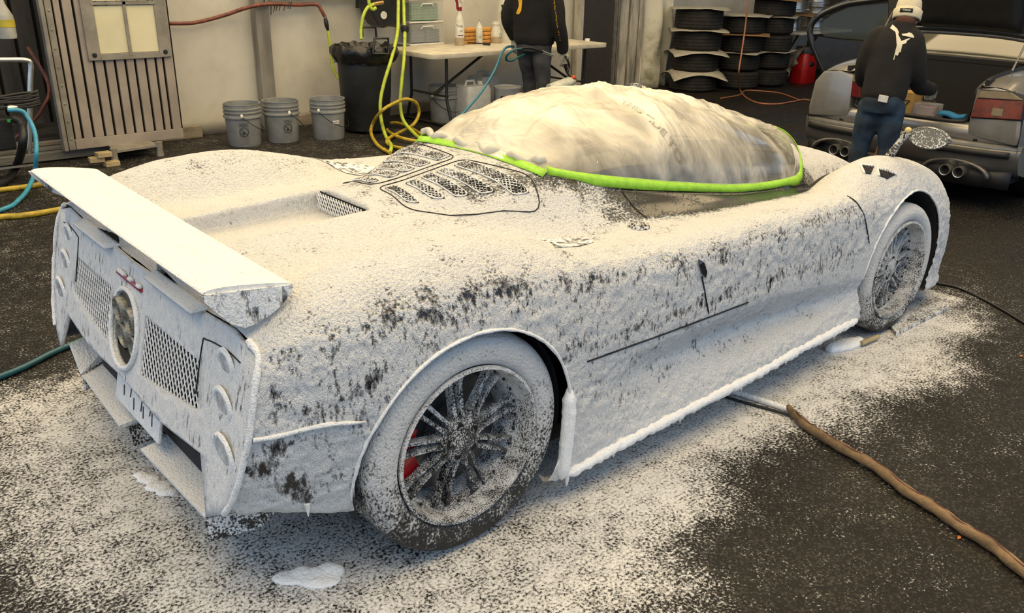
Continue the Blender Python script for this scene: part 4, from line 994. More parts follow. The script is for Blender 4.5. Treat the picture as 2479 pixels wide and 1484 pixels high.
# ---- buckets
BUCK = M('grey_bucket_plastic', (.25, .26, .255), .45, var=.12, scale=8, bump=.08)
INKB = M('black_print', (.02, .02, .02), .6); LABG = M('grey_label', (.16, .165, .165), .6, var=.1); WHT = M('white_plastic', (.72, .71, .66), .45, var=.08)
WIREK = M('bail_wire', (.03, .03, .03), .4, metal=.5)
def bucket(loc, rz, label, kind, ear):
    t = thing('bucket', loc, label, 'bucket', 0, 'grey plastic buckets along the wall'); x, y, z = loc
    Tm = Matrix.Translation(Vector(loc))
    MB().lathe([(.0005, .006), (.146, .006), (.151, 0), (.155, .008), (.170, .270), (.183, .272), (.186, .285), (.183, .293), (.172, .297), (.172, .318), (.182, .320), (.184, .330), (.172, .335), (.173, .352), (.182, .354), (.183, .364), (.174, .368), (.176, .398), (.181, .400), (.180, .407), (.170, .405), (.148, .02), (.0005, .014)], 48, Tm).build('bucket_body', BUCK, t, smooth=40)
    c = lambda a, r, zz: Vector((x+r*math.cos(a), y+r*math.sin(a), z+zz))
    for a in (ear, ear+PI): MB().ball(c(a, .184, .300), (.016, .016, .024), 10, 6).build('bail_ear', WHT, t, smooth=60)
    pts = [c(ear, .196, .298)]+[c(ear+PI*s, .198+.012*math.sin(PI*s), .298-.17*math.sin(PI*s)) for s in np.linspace(.12, .88, 9)]+[c(ear+PI, .196, .298)]
    MB().tube([tuple(q) for q in cr(pts, 4)], .0035, 6).build('bail', WIREK, t, smooth=60)
    if kind == 'warn':
        lab = MB(); G = []
        for zz in np.linspace(.03, .235, 6): G.append([c(rz+a, .1558+.0575*zz+.0012, zz) for a in np.linspace(-.28, .28, 7)])
        lo = lab.grid(G).build('warning_label', LABG, t, smooth=60)
        ringp = [c(rz+.24*math.cos(q), .1558+.0575*.155+.0035, .150+.042*math.sin(q)) for q in np.linspace(0, 2*PI, 24, endpoint=False)]
        MB().tube(ringp, .0028, 5, closed=True).build('warning_ring', INKB, lo, smooth=0)
        MB().tube([c(rz-.17, .1680, .180), c(rz, .1672, .150), c(rz+.17, .1665, .120)], .0028, 5).build('warning_slash', INKB, lo, smooth=0)
        MB().ball(c(rz-.03, .166, .140), (.010, .010, .018), 8, 6).build('warning_figure', INKB, lo, smooth=60)
        for k in range(3): MB().tube([c(rz-.2, .1695, .205+.011*k), c(rz, .1698, .205+.011*k), c(rz+.2, .1695, .205+.011*k)], .0022, 5).build('warning_text', INKB, lo, smooth=0)
    if kind == 'chamois':
        G = [[c(rz+a, .1665, zz) for a in np.linspace(-.22, .22, 7)] for zz in (.165, .20)]
        lo = MB().grid(G).build('name_label', WHT, t, smooth=60)
        def wrap(co): a = rz+co.x/.168; return Vector((x+.1685*math.cos(a), y+.1685*math.sin(a), .182+co.y))
        text('CHAMOIS', .018, Matrix(), INKB, lo, fn=wrap)
    return t
va = math.atan2(-1, -.62)     # towards the viewer
bucket(P(594, 349, z=0), va+.15, 'leftmost grey bucket with warning label and slanting wire bail', 'warn', va+.1)
bucket(P(686, 340, z=0), va+.45, 'middle grey bucket of three with warning label and light spot', 'warn', va+.55)
bucket(P(797, 333, z=0), va+.55, 'grey bucket with small white name label beside black bin', 'chamois', va-.45)
bucket(P(1076, 293, z=0), va+2, 'dim grey bucket standing under the folding table legs', 'plain', va-.9)
# ---- folding table
TZ = .81
TA, TB_ = P(1049, 133, z=TZ), P(1474, 104, z=TZ)
TD = (TB_-TA); TL = TD.length; TD.normalize(); TN = Vector((-TD.y, TD.x, 0)); TW = .96
def tp(s, d, z): q = TA+TD*s+TN*d; return Vector((q.x, q.y, z))
TOP = M('cream_table_plastic', (.60, .56, .46), .5, var=.12, scale=6, bump=.1)
tb = thing('folding_table', tp(TL/2, TW/2, 0), 'long cream folding table with black legs along the back wall', 'table')
rc = .07; outl = []
for cx, cy, a0 in ((rc, rc, PI), (TL-rc, rc, 1.5*PI), (TL-rc, TW-rc, 0), (rc, TW-rc, .5*PI)):
    for a in np.linspace(a0, a0+PI/2, 6): outl.append((cx+rc*math.cos(a), cy+rc*math.sin(a)))
Mt = Matrix(((TD.x, TN.x, 0, TA.x), (TD.y, TN.y, 0, TA.y), (0, 0, 1, TZ-.05), (0, 0, 0, 1)))
MB().prism(outl, .05, Mt).build('tabletop', TOP, tb, smooth=30, bevel=.008)
LEG = M('black_table_leg', (.014, .014, .014), .4)
for s0, sg in ((.28, 1), (TL-.28, -1)):
    for d0 in (.14, .80): 
        MB().tube([tp(s0, d0, TZ-.05), tp(s0, d0, .42), tp(s0+.0, d0+(.0), .30), tp(s0, d0+(-.10 if d0 < .3 else .10), .02)], .017, 8).build('leg', LEG, tb, smooth=50)
    MB().tube([tp(s0, .02, .018), tp(s0, .94, .018)], .017, 8).build('foot_bar', LEG, tb, smooth=50)
    MB().tube([tp(s0, .12, .34), tp(s0, .80, .34)], .012, 8).build('cross_bar', LEG, tb, smooth=50)
    MB().tube([tp(s0, .37, .34), tp(s0+sg*.75, .37, TZ-.06)], .016, 8).build('brace', LEG, tb, smooth=50)
# ---- things on the table
CLEAR = clear('frosted_drawer_plastic', (.66, .68, .66), .20)
dq = P(1030, 108, z=TZ); dang = math.atan2(TD.y, TD.x)
dr = thing('storage_drawers', (dq.x, dq.y+.10, TZ), 'white plastic drawer tower with folded green and blue cloths', 'storage drawers', dang); dr.scale = (.86, .76, .76)
DW, DD = .58, .36
for s in (-1, 1): MB().box((s*(DW/2-.012), 0, .36), (.024, DD, .72)).build('side_wall', CLEAR, dr, smooth=0, local=True, bevel=.004)
for z in (.012, .335, .66): MB().box((0, 0, z), (DW, DD, .024)).build('shelf_rim', WHT, dr, smooth=0, local=True, bevel=.006)
for z in (.175, .50):
    f = MB().box((0, -DD/2+.006, z), (DW-.06, .008, .27)).build('drawer_front', CLEAR, dr, smooth=0, local=True)
    MB().tube([(-.10, -DD/2-.004, z+.06), (-.085, -DD/2-.02, z+.10), (.085, -DD/2-.02, z+.10), (.10, -DD/2-.004, z+.06)], .009, 6).build('drawer_handle', WHT, f, smooth=40, local=True)
def folded(loc, dims, n, m, name, label, rz, mats=None):
    t = thing(name, loc, label, 'cloths', rz); t.scale = (.86, .70, .74)
    for k in range(n):
        h = dims[2]/n
        MB().box((.006*math.sin(k*2.3), 0, h*(k+.5)), (dims[0]*(1-.03*(k % 2)), dims[1], h*.92)).build('cloth', m, t, smooth=0, local=True, bevel=h*.3)
Rz = Matrix.Rotation(dang, 3, 'Z')
def dpos(x, y, z): v = Rz @ Vector((x*.86, y*.76, 0)); z *= .76; return (dq.x+v.x, dq.y+.10+v.y, TZ+z)
GREENC = M('green_cloth', (.10, .30, .17), .9, bump=.4, var=.2); BLUEC = M('slate_blue_cloth', (.06, .10, .17), .9, bump=.4, var=.2); ORC = M('orange_cloth', (.66, .33, .08), .9, bump=.4, var=.15)
folded(dpos(.0, 0, .35), (.46, .28, .26), 6, GREENC, 'folded_cloths', 'stack of folded green cloths in upper drawer', dang)
folded(dpos(-.12, 0, .026), (.23, .28, .18), 4, BLUEC, 'folded_cloths', 'left pile of slate blue cloths in lower drawer', dang)
folded(dpos(.13, 0, .026), (.23, .28, .20), 4, BLUEC, 'folded_cloths', 'right pile of slate blue cloths in lower drawer', dang)
oq = P(1150, 104, z=TZ); folded((oq.x, oq.y, TZ), (.56, .26, .24), 4, ORC, 'orange_towels', 'stack of folded orange towels on table behind squeeze bottle', dang)
def lathe_at(q, prof, m, name, parent, n=24): return MB().lathe(prof, n, Matrix.Translation(Vector(q))).build(name, m, parent, smooth=45)
MILK = M('milky_bottle', (.62, .62, .54), .35, var=.08); REDP = M('dark_red_plastic', (.28, .012, .018), .35); TAN = M('tan_liquid', (.45, .36, .24), .4)
q = P(1113, 110, z=TZ); s1 = thing('spray_bottle', q, 'tall spray bottle with red and white trigger on table', 'spray bottle'); s1.scale = (.78, .78, .78)
lathe_at(q, [(.0005, 0), (.052, 0), (.056, .01), (.056, .11)], TAN, 'liquid', s1)
lathe_at(q, [(.0565, .09), (.057, .25), (.045, .30), (.024, .36), (.021, .40), (.0005, .40)], MILK, 'bottle_body', s1)
lathe_at(q, [(.0005, .385), (.026, .385), (.027, .425), (.0005, .425)], REDP, 'collar', s1)
sv_ = Vector((TD.x, TD.y, 0))
MB().tube([q+Vector((0, 0, .42)), q+Vector((0, 0, .47))], .016, 8).build('neck', WHT, s1, smooth=50)
MB().tube([q+sv_*-.04+Vector((0, 0, .50)), q+Vector((0, 0, .515)), q+sv_*.045+Vector((0, 0, .475))], [.020, .022, .014], 8).build('spray_head', WHT, s1, smooth=50)
MB().tube([q+sv_*-.045+Vector((0, 0, .51)), q+sv_*-.035+Vector((0, 0, .46)), q+sv_*-.035+Vector((0, 0, .40))], [.018, .013, .010], 8).build('trigger', REDP, s1, smooth=50)
lab_f = -TN
def label_on(q, r, z0, z1, aw, m, parent, name='paper_label'):
    a0 = va+.1; G = [[(q.x+r*math.cos(a0+a), q.y+r*math.sin(a0+a), q.z+z) for a in np.linspace(-aw, aw, 9)] for z in (z0, z1)]
    return MB().grid(G).build(name, m, parent, smooth=60)
lb_ = label_on(q, .0582, .09, .25, .8, WHT, s1)
def wrapq(q, r, z, rot=.1):
    def f(co): a = va+rot+co.x/r; return Vector((q.x+r*math.cos(a), q.y+r*math.sin(a), q.z+z+co.y))
    return f
text('Targa', .036, Matrix(), INKB, lb_, fn=wrapq(q, .0592, .222, -.1)); text('10:1', .028, Matrix(), INKB, lb_, fn=wrapq(q, .0592, .165, .25)); MB().tube([wrapq(q, .0592, .115, .1)(Vector((x, 0, 0))) for x in (-.034, -.015, 0, .015, .034)], .004, 4).build('print_line', M('purple_print', (.12, .03, .12), .6), lb_, smooth=0)
q = P(1160, 107, z=TZ); s2_ = thing('squeeze_bottle', q, 'small white squeeze bottle with dark tip at table front', 'bottle'); s2_.scale = (.78, .78, .78)
lathe_at(q, [(.0005, 0), (.038, 0), (.041, .008), (.041, .19), (.034, .205), (.030, .21), (.030, .222), (.0005, .222)], MILK, 'bottle_body', s2_)
lathe_at(q+Vector((0, 0, .22)), [(.026, 0), (.026, .012), (.010, .016), (.005, .045), (.0005, .046)], WHT, 'cap', s2_); lathe_at(q+Vector((0, 0, .262)), [(.004, 0), (.004, .014), (.0005, .016)], BLACK, 'tip', s2_, 8)
for z in (.075, .095): MB().tube([wrapq(q, .0425, z, .2)(Vector((x, 0, 0))) for x in (-.015, 0, .015)], .002, 4).build('print_line', INKB, s2_, smooth=0)
q = P(1201, 104, z=TZ); s3_ = thing('plastic_jug', q, 'white wide-neck jug holding tan liquid beside worker elbow', 'jug'); s3_.scale = (.8, .8, .8)
lathe_at(q, [(.0005, 0), (.060, 0), (.066, .012), (.067, .075)], TAN, 'liquid', s3_)
lathe_at(q, [(.067, .075), (.064, .13), (.052, .17), (.048, .20), (.052, .205), (.052, .225), (.046, .23), (.046, .25), (.0005, .25)], MILK, 'jug_body', s3_)
MB().tube([wrapq(q, .066, .09+.028*math.sin(a), .75)(Vector((.016*math.cos(a), 0, 0))) for a in np.linspace(0, 2*PI, 14, endpoint=False)], .003, 5, closed=True).build('badge', M('grey_blue_print', (.12, .17, .20), .6), s3_, smooth=0)
q = P(1222, 100, z=TZ); s4_ = thing('tall_sprayer', q, 'tall white sprayer with black trigger partly behind the worker', 'sprayer'); s4_.scale = (.9, .9, .9)
lathe_at(q, [(.0005, 0), (.10, 0), (.10, .25), (.085, .55), (.06, .70), (.0005, .70)], MILK, 'tank', s4_)
MB().tube([P(1217, 12, y=q.y-.12), P(1219, 20, y=q.y-.12), P(1214, 33, y=q.y-.13)], [.022, .02, .012], 8).build('trigger', BLACK, s4_, smooth=50)
q0, q1 = P(1122, 102, z=TZ+.02), P(1186, 107, z=TZ+.02); br = thing('detail_brush', q0, 'long thin dark brush lying between bottles on the table', 'brush')
MB().tube([q0, (q0+q1)/2, q1], .007, 6).build('brush_stick', BLACK, br, smooth=0); MB().tube([q0*.25+q1*.75, q1], .016, 6).build('brush_grip', BLACK, br, smooth=0)
q = P(1361, 91, z=TZ); lathe_o = MB().lathe([(.0005, .004), (.036, .004), (.038, 0), (.050, .13), (.054, .13), (.054, .138), (.048, .138), (.034, .012), (.0005, .012)], 24, Matrix.Translation(q)).build('teal_cup', M('teal_plastic', (.03, .26, .28), .35), smooth=40); tag(lathe_o, 'teal plastic cup on the table behind the worker sleeve', 'cup')
q = P(1422, 99, z=TZ); tag(MB().lathe([(.0005, .03), (.028, .03), (.032, .024), (.033, 0), (.0005, 0)], 20, Matrix.Translation(q)).build('bottle_cap', WHT, smooth=40), 'small white cap lying near right end of the table', 'cap')
# ---- containers under the table
CAN = M('white_jerrycan_plastic', (.55, .56, .54), .4, var=.08)
def jerry(loc, dims, rz, label, n2='jerrycan'):
    t = thing(n2, loc, label, 'jerrycan', rz, 'white containers under the table'); L, W_, H = dims
    MB().loft([((0, 0, 0), (L/2*.94, 0, 0), (0, W_/2*.94, 0)), ((0, 0, .02), (L/2, 0, 0), (0, W_/2, 0)), ((0, 0, H*.88), (L/2, 0, 0), (0, W_/2, 0)), ((0, 0, H), (L/2*.90, 0, 0), (0, W_/2*.88, 0))], 28, ex=6).build('can_body', CAN, t, smooth=40, local=True)
    MB().tube([(-L*.30, 0, H-.005), (-L*.26, 0, H+.045), (L*.04, 0, H+.045), (L*.08, 0, H-.005)], .016, 8).build('can_handle', CAN, t, smooth=50, local=True)
    MB().lathe([(.03, 0), (.032, .02), (.034, .045), (.0005, .047)], 18, Matrix.Translation(Vector((L*.30, 0, H-.01)))).build('can_cap', WHT, t, smooth=40, local=True)
q = P(1142, 302, z=0); jerry((q.x+.13, q.y+.15, 0), (.36, .30, .42), dang, 'white jerrycan standing in front under the table, beside bucket')
q = P(1190, 283, z=0); jerry((q.x+.05, q.y+.22, 0), (.34, .30, .46), dang+.2, 'white jerrycan standing at the back under the table')
q = P(1240, 292, z=0); t_ = thing('white_pail', (q.x, q.y+.1, 0), 'white metal pail with black label under table, left of worker', 'pail')
lathe_at((q.x, q.y+.1, 0), [(.0005, 0), (.150, 0), (.155, .01), (.155, .36), (.160, .365), (.160, .385), (.150, .385), (.145, .37), (.0005, .365)], CAN, 'pail_body', t_, 36)
qq = Vector((q.x, q.y+.1, 0)); lb_ = label_on(qq, .1565, .13, .29, .75, BLACK, t_, 'black_label')
[MB().tube([wrapq(qq, .158, z, .1)(Vector((x, 0, 0))) for x in (-.05, -.025, 0, .025, .05)], .004, 4).build('print_line', WHT, lb_, smooth=0) for z in (.225, .245)]
q = P(1281, 265, z=0); t_ = thing('pump_bottle', q, 'cloudy bottle with tall yellow pump cap under the table', 'bottle')
lathe_at(q, [(.0005, 0), (.10, 0), (.105, .02), (.105, .26), (.05, .33), (.03, .35), (.0005, .35)], CAN, 'bottle_body', t_); lathe_at(q+Vector((0, 0, .34)), [(.04, 0), (.042, .03), (.03, .05), (.03, .12), (.018, .16), (.0005, .165)], M('yellow_cap', (.62, .45, .03), .4), 'yellow_cap', t_, 16)
q = P(1385, 262, z=0); t_ = thing('cream_jug', q, 'squat cream jug on the floor behind the foam sprayer', 'jug'); lathe_at(q, [(.0005, 0), (.13, 0), (.14, .03), (.14, .22), (.06, .31), (.035, .33), (.0005, .33)], M('cream_jug_plastic', (.50, .48, .40), .45), 'jug_body', t_); lathe_at(q+Vector((0, 0, .33)), [(.04, 0), (.04, .03), (.0005, .032)], WHT, 'jug_cap', t_, 16)
# ================================================================== TYRES AND THE FAR CORNER
TY = M('used_tyre_rubber', (.020, .018, .016), .75, var=.35, scale=9, bump=.5, bscale=50)
def tyre_mesh():
    W2, R = .125, .345
    half_ = [(.205, W2-.02), (.24, W2), (.30, W2+.004), (.328, W2-.012), (R, W2-.035)]
    tr = [(R, .075), (R-.008, .072), (R-.008, .062), (R, .059), (R, .030), (R-.008, .027), (R-.008, .017), (R, .014)]
    full = half_+tr+[(r, -z) for r, z in (half_+tr)[::-1]]+[(.205, -W2+.02)]
    b = MB().lathe(full, 40); me = bpy.data.meshes.new('tyre'); me.from_pydata(b.V, [], b.F); return me
tm = tyre_mesh()
for p in tm.polygons: p.use_smooth = True
tm.set_sharp_from_angle(angle=math.radians(35)); tm.materials.append(TY)
CARD = M('pale_paper_sheet', (.46, .44, .37), .8, var=.12); KRAFT = M('brown_cardboard', (.33, .19, .08), .85, var=.15)
def sheet(x, y, z, w_, rz, m, label, sag, seed, cat='paper sheet'):
    G = []
    for i in range(13):
        row = []
        for j in range(13):
            a, b_ = (i/6-1)*w_, (j/6-1)*w_; r = math.hypot(a, b_); dz = -sag*max(0, r-.34)/.3+.012*noise.noise(Vector((a*5, b_*5, seed)))*min(1, r/.3)
            row.append((a, b_, dz))
        G.append(row)
    o = MB().grid(G).build('paper_sheet' if m is CARD else 'cardboard_sheet', m, smooth=180, solid=.004); o.location = (x, y, z); o.rotation_euler = (0, 0, rz); tag(o, label, cat, 'sheets between stacked tyres'); return o
ORD = ['lowest', 'second', 'third', 'fourth', 'fifth']
def stack(u, v, n, hgt, sc, sheets, nm):
    q = P(u, v, z=0)
    for k in range(n):
        o = bpy.data.objects.new('tyre', tm); COL.objects.link(o); o.location = (q.x+.015*math.sin(k*2.1+u), q.y+.012*math.cos(k*1.7+u), .135+k*hgt); o.rotation_euler = (0, 0, k*.7); o.scale = (sc, sc, (hgt-.012)/.258)
        tag(o, '%s tyre from the floor in %s' % (ORD[k], nm), 'tyre', 'stacked used tyres')
    for k, m, rz, sg, w_ in sheets:
        sheet(q.x, q.y, .135+k*hgt+hgt/2+.004, w_, rz, m, '%s sheet laid over the %s tyre of %s' % ('pale paper' if m is CARD else 'brown cardboard', ORD[k], nm), sg, k+u)
stack(1676, 217, 4, .292, 1, [(0, CARD, .95, .16, .40), (1, CARD, .9, .10, .40), (2, CARD, .75, .03, .41), (3, CARD, .7, .02, .41)], 'the nearest tall stack')
stack(1782, 212, 4, .262, .90, [(1, CARD, .3, .01, .36), (2, KRAFT, .6, .02, .40), (3, CARD, .5, .02, .40)], 'the middle stack')
stack(1853, 206, 5, .255, .90, [(1, CARD, .3, .0, .34), (3, CARD, .5, .02, .36), (4, KRAFT, .4, .04, .42)], 'the far stack by the small table')
# far folding table with rims
FZ = .76; fa = P(1884, 82, z=FZ)
fa.x += .60; ft = thing('small_table', (fa.x+.7, fa.y, 0), 'white topped table with pale bent leg beyond the tyre stacks', 'table')
MB().box((fa.x+.75, fa.y+.35, FZ-.02), (1.6, .8, .04)).build('tabletop', WHT, ft, smooth=0, bevel=.01)
MB().tube([tuple(k) for k in cr([P(1892, 92, y=fa.y+.02), P(1884, 130, y=fa.y+.02), P(1890, 170, y=fa.y+.02), P(1888, 212, y=fa.y+.02)], 6)], .022, 8).build('leg', M('pale_green_grey_leg', (.30, .31, .25), .5), ft, smooth=60)
MB().tube([(fa.x+1.4, fa.y+.05, FZ-.03), (fa.x+1.4, fa.y+.05, .02)], .02, 8).build('leg', LEG, ft, smooth=60)
MB().tube([(fa.x+.1, fa.y+.3, .3), (fa.x+.5, fa.y+.3, FZ-.03)], .015, 8).build('brace', LEG, ft, smooth=60)
ALLOY = M('silver_alloy', (.50, .49, .46), .3, metal=.85, var=.1)
def rim_thing(x, y, z, r, h, lb):
    t = thing('alloy_rim', (x, y, z), lb, 'wheel rim', 0, 'silver rims on the far table')
    MB().lathe([(r*.93, 0), (r, .004), (r, .03), (r*.93, .045), (r*.90, h*.5), (r*.93, h-.045), (r, h-.03), (r, h-.004), (r*.93, h), (r*.86, h-.02), (r*.84, h*.5), (r*.86, .02), (r*.93, 0)], 36).build('barrel', ALLOY, t, smooth=35, local=True)
    MB().lathe([(.0005, h-.03), (.07, h-.03), (.075, h-.05), (.0005, h-.06)], 20).build('hub', ALLOY, t, smooth=35, local=True)
    for k in range(5):
        a = k*2*PI/5; MB().tube([(.06*math.cos(a), .06*math.sin(a), h-.045), (r*.86*math.cos(a), r*.86*math.sin(a), h-.03)], [.03, .02], 6).build('spoke', ALLOY, t, smooth=40, local=True)
rim_thing(fa.x+.85, fa.y+.30, FZ, .22, .20, 'lower silver rim in the pile on the far table')
rim_thing(fa.x+.85, fa.y+.30, FZ+.20, .22, .20, 'middle silver rim in the pile on the far table')
rim_thing(fa.x+.85, fa.y+.30, FZ+.40, .23, .22, 'top silver rim in the pile on the far table')
rim_thing(fa.x+.22, fa.y+.30, FZ, .13, .24, 'narrow silver drum at the left end of the far table')
rim_thing(fa.x+.22, fa.y+.36, FZ+.30, .30, .24, 'wide silver rim on cardboard above the narrow drum')
o = sheet(fa.x+.35, fa.y+.30, FZ+.262, .42, .2, KRAFT, 'torn brown cardboard under the wide silver rim', .03, 9, 'cardboard')
rq = P(1940, 200, z=0); rc_ = thing('red_canister', rq, 'bright red canister with black lid beside parked sedan', 'canister')
MB().loft([(tuple(rq), (.19, 0, 0), (0, .15, 0)), ((rq.x, rq.y, .02), (.20, 0, 0), (0, .16, 0)), ((rq.x, rq.y, .40), (.19, 0, 0), (0, .15, 0)), ((rq.x, rq.y, .46), (.16, 0, 0), (0, .13, 0))], 24, ex=4).build('canister_body', M('red_plastic', (.36, .006, .006), .4), rc_, smooth=40)
MB().lathe([(.0005, .56), (.15, .56), (.16, .5), (.16, .455), (.0005, .455)], 24, Matrix.Translation(Vector((rq.x, rq.y, 0)))).build('canister_lid', BLACK, rc_, smooth=40)
MB().ball((rq.x-.02, rq.y-.15, .30), (.07, .02, .04)).build('emblem', BLACK, rc_, smooth=60)
pq = P(1915, 150, y=rq.y-.1); G = []
for s in np.linspace(0, 1, 12):
    a, b_ = P(1893+s*50, 150-s*42, y=rq.y+.05), P(1908+s*20, 184-s*32, y=rq.y-.2+.1*math.sin(s*5)); G.append([tuple(a*(1-q_)+b_*q_+Vector((0, .05*math.sin(q_*6+s*4), 0))) for q_ in np.linspace(0, 1, 8)])
tag(MB().grid(G).build('felt_mat', M('grey_felt', (.15, .14, .12), .9, bump=.5), smooth=180, solid=.01), 'curled grey felt mat hanging under the far table', 'mat')
CORD = M('copper_orange_cord', (.36, .15, .08), .5)
hose('extension_cord', [P(1812, -20, y=4.3), P(1808, 30, y=4.3), P(1803, 75, y=4.3), P(1795, 130, y=4.25), P(1788, 180, y=4.2), P(1791, 215, z=.05), P(1805, 235, z=.012), P(1835, 249, z=.012), P(1880, 252, z=.012), P(1920, 246, z=.012), P(1950, 241, z=.012), P(1972, 248, z=.012)], .011, CORD, 'orange extension cord hanging before the middle tyres and across floor', 'cord')
hose('extension_cord', [P(1745, 238, z=.012), P(1790, 230, z=.012), P(1806, 219, z=.012), P(1850, 221, z=.012), P(1890, 226, z=.012), P(1935, 242, z=.012)], .010, CORD, 'orange extension cord lying flat in front of tyre stacks', 'cord')
# ================================================================== FOREGROUND FLOOR THINGS
hose('thin_cord', [P(1690, 940, z=.008), P(1780, 968, z=.008), P(1860, 990, z=.008), P(1935, 1012, z=.012)], .006, RUB, 'thin black cord on foamy floor under the side sill', 'cord')
hose('thin_cord', [P(2262, 684, z=.008), P(2320, 697, z=.008), P(2400, 735, z=.008), P(2500, 795, z=.008), P(2720, 940, z=.008), P(3150, 1240, z=.008)], .007, RUB, 'thin black cord running right from the front wheel', 'cord')
SLV = M('brown_canvas_sleeve', (.23, .15, .075), .85, var=.25, scale=16, bump=.5, bscale=70, stretch=(1, 1, 1))
pix = [(1908, 985), (1925, 1005), (1965, 1040), (2040, 1085), (2120, 1130), (2190, 1185), (2262, 1230), (2330, 1278), (2400, 1320), (2500, 1400), (2720, 1560), (2950, 1760)]
pth = [tuple(q) for q in cr([P(u, v, z=.02) for u, v in pix], 10)]
sl = thing('sleeved_hose', P(2200, 1190, z=0), 'brown canvas sleeved hose snaking over the dark asphalt', 'hose')
MB().tube(pth, [.012+.008*min(1, i/14)+.0015*math.sin(i*.9) for i in range(len(pth))], 12).build('canvas_sleeve', SLV, sl, smooth=80)
MB().tube([(x+.004*math.sin(i*.35), y+.004*math.cos(i*.35), z+.0165+.003*min(1, i/14)) for i, (x, y, z) in enumerate(pth)][10:], .0022, 5).build('sleeve_seam', M('dark_red_stitch', (.12, .03, .02), .7), sl, smooth=60)
pth2 = [tuple(q) for q in cr([P(1690, 930, z=.012), P(1780, 950, z=.012), P(1850, 972, z=.012), P(1912, 992, z=.015)], 8)]
MB().tube(pth2, .013, 10).build('foamed_hose_end', FOAM, sl, smooth=80)
q = P(2195, 786, z=0); rb = MB().add([P(2170, 806, z=.02), P(2298, 742, z=.02), P(2292, 722, z=.02), P(2150, 780, z=.02)], [(0, 1, 2, 3)]).build('rubber_strip', foam_mat('foamed_strip', (.06, .055, .05), .55, .6, scale=120, clump=12), smooth=0, solid=.018); tag(rb, 'flat foam-dusted rubber strip beside the front tyre', 'rubber strip')
q = P(2045, 840, z=0); fl = thing('wash_brush', q, 'foam covered wash brush with short wooden handle under the sill', 'brush')
wa = P(2078, 832, z=0)-P(1998, 852, z=0); bh = MB()
for k, (s_, r_) in enumerate(((-.09, .035), (-.05, .045), (0, .05), (.05, .042), (.09, .03))): bh.ball((q.x+math.cos(math.atan2(wa.y, wa.x))*s_, q.y+math.sin(math.atan2(wa.y, wa.x))*s_, .012), (r_*1.2, r_, .026), 16, 10)
fuse(bh, 'foamy_head', FOAM, fl, .008, 3); MB().tube([P(2085, 832, z=.02), P(2125, 815, z=.02)], .013, 8).build('brush_handle', PINE, fl, smooth=60)
fb = []
for i, (u, v, r, h) in enumerate([(735, 1388, .030, .020), (768, 1390, .026, .022), (800, 1383, .038, .026), (770, 1402, .06, .014), (700, 1400, .045, .010)]):
    q = P(u, v, z=0); fb.append((q.x, q.y, r, h))
b = MB()
for x, y, r, h in fb: b.ball((x, y, .002), (r*1.25, r*.8, h), 16, 8, Matrix.Rotation(-.75, 3, 'Z'))
tag(fuse(b, 'foam_blob', FOAM, None, .008, 3), 'glossy white foam blob on the ground near the rear tyre', 'foam')
b = MB()
for u, v, r in [(360, 1160, .03), (385, 1178, .035), (405, 1192, .028), (340, 1150, .02)]:
    q = P(u, v, z=0); b.ball((q.x, q.y, .0), (r*1.5, r, .012), 14, 8, Matrix.Rotation(-.6, 3, 'Z'))
tag(fuse(b, 'foam_blob', FOAM, None, .008, 3), 'ragged white foam blob on the ground below the diffuser', 'foam')
LEAF = M('orange_leaf', (.55, .16, .03), .7)
for u, v, lb in [(2472, 862, 'small orange leaf scrap near the right edge of floor'), (2322, 1302, 'tiny orange leaf scrap beside the brown sleeved hose')]:
    q = P(u, v, z=.004); tag(MB().add([q+Vector(d_) for d_ in [(-.012, 0, 0), (0, -.006, .003), (.013, .002, .001), (.002, .007, .004)]], [(0, 1, 2, 3)]).build('leaf_scrap', LEAF, smooth=0, solid=.0015), lb, 'leaf')
# ================================================================== THE GREY SEDAN WITH OPEN BOOT
SILV = M('silver_grey_metallic', (.30, .29, .27), .30, metal=.55, coat=.5, var=.05)
DGREY = M('dark_grey_bumper', (.13, .125, .115), .35, metal=.4, coat=.3, var=.06)
TRIM = M('black_rubber_trim', (.012, .012, .012), .5); CARPET = M('black_boot_carpet', (.010, .010, .011), .95, bump=.4)
AMB = M('smoked_clear_lens', (.20, .16, .10), .12, coat=.6); REDL = M('tail_lamp_red', (.16, .006, .006), .12, coat=.8, var=.25, scale=20)
CY = .48; RXX = 5.60
sed = thing('grey_sedan', (7.6, CY, 0), 'grey sedan parked with boot lid raised and a rear door open', 'car')
def yz(pix, x): return [(P(u, v, x=x).y, P(u, v, x=x).z) for u, v in pix]
def xprism(poly, x0, x1):
    return MB().prism(poly, x1-x0, Matrix(((0, 0, 1, x0), (1, 0, 0, 0), (0, 1, 0, 0), (0, 0, 0, 1))))
# flanks and roof, lofted nose to tail
def ring_body(x, pts): return [(x, CY+a, b) for a, b in [(-y, z) for y, z in pts[::-1]]+[(y, z) for y, z in pts]]
LR = [(5.60, [(.50, .915), (.63, .935), (.78, .915), (.86, .82), (.88, .6), (.87, .36)]), (5.72, [(.54, .98), (.66, .99), (.80, .955), (.875, .80), (.89, .55), (.88, .28)]),
      (6.05, [(.58, 1.02), (.70, 1.02), (.82, .96), (.89, .78), (.90, .55), (.88, .22)]), (6.60, [(.64, 1.05), (.74, 1.02), (.83, .95), (.895, .77), (.90, .55), (.87, .2)]), (7.4, [(.66, 1.05), (.76, 1.0), (.84, .94), (.90, .77), (.90, .55), (.86, .2)])]
for sd in (1, -1):
    xprism([(CY+sd*y, z) for y, z in [(.49, .63), (.50, .90), (.63, .93), (.78, .91), (.85, .82), (.875, .6), (.87, .52), (.5, .56)]], 5.588, 5.70).build('lamp_surround', SILV, sed, smooth=40, bevel=.028)
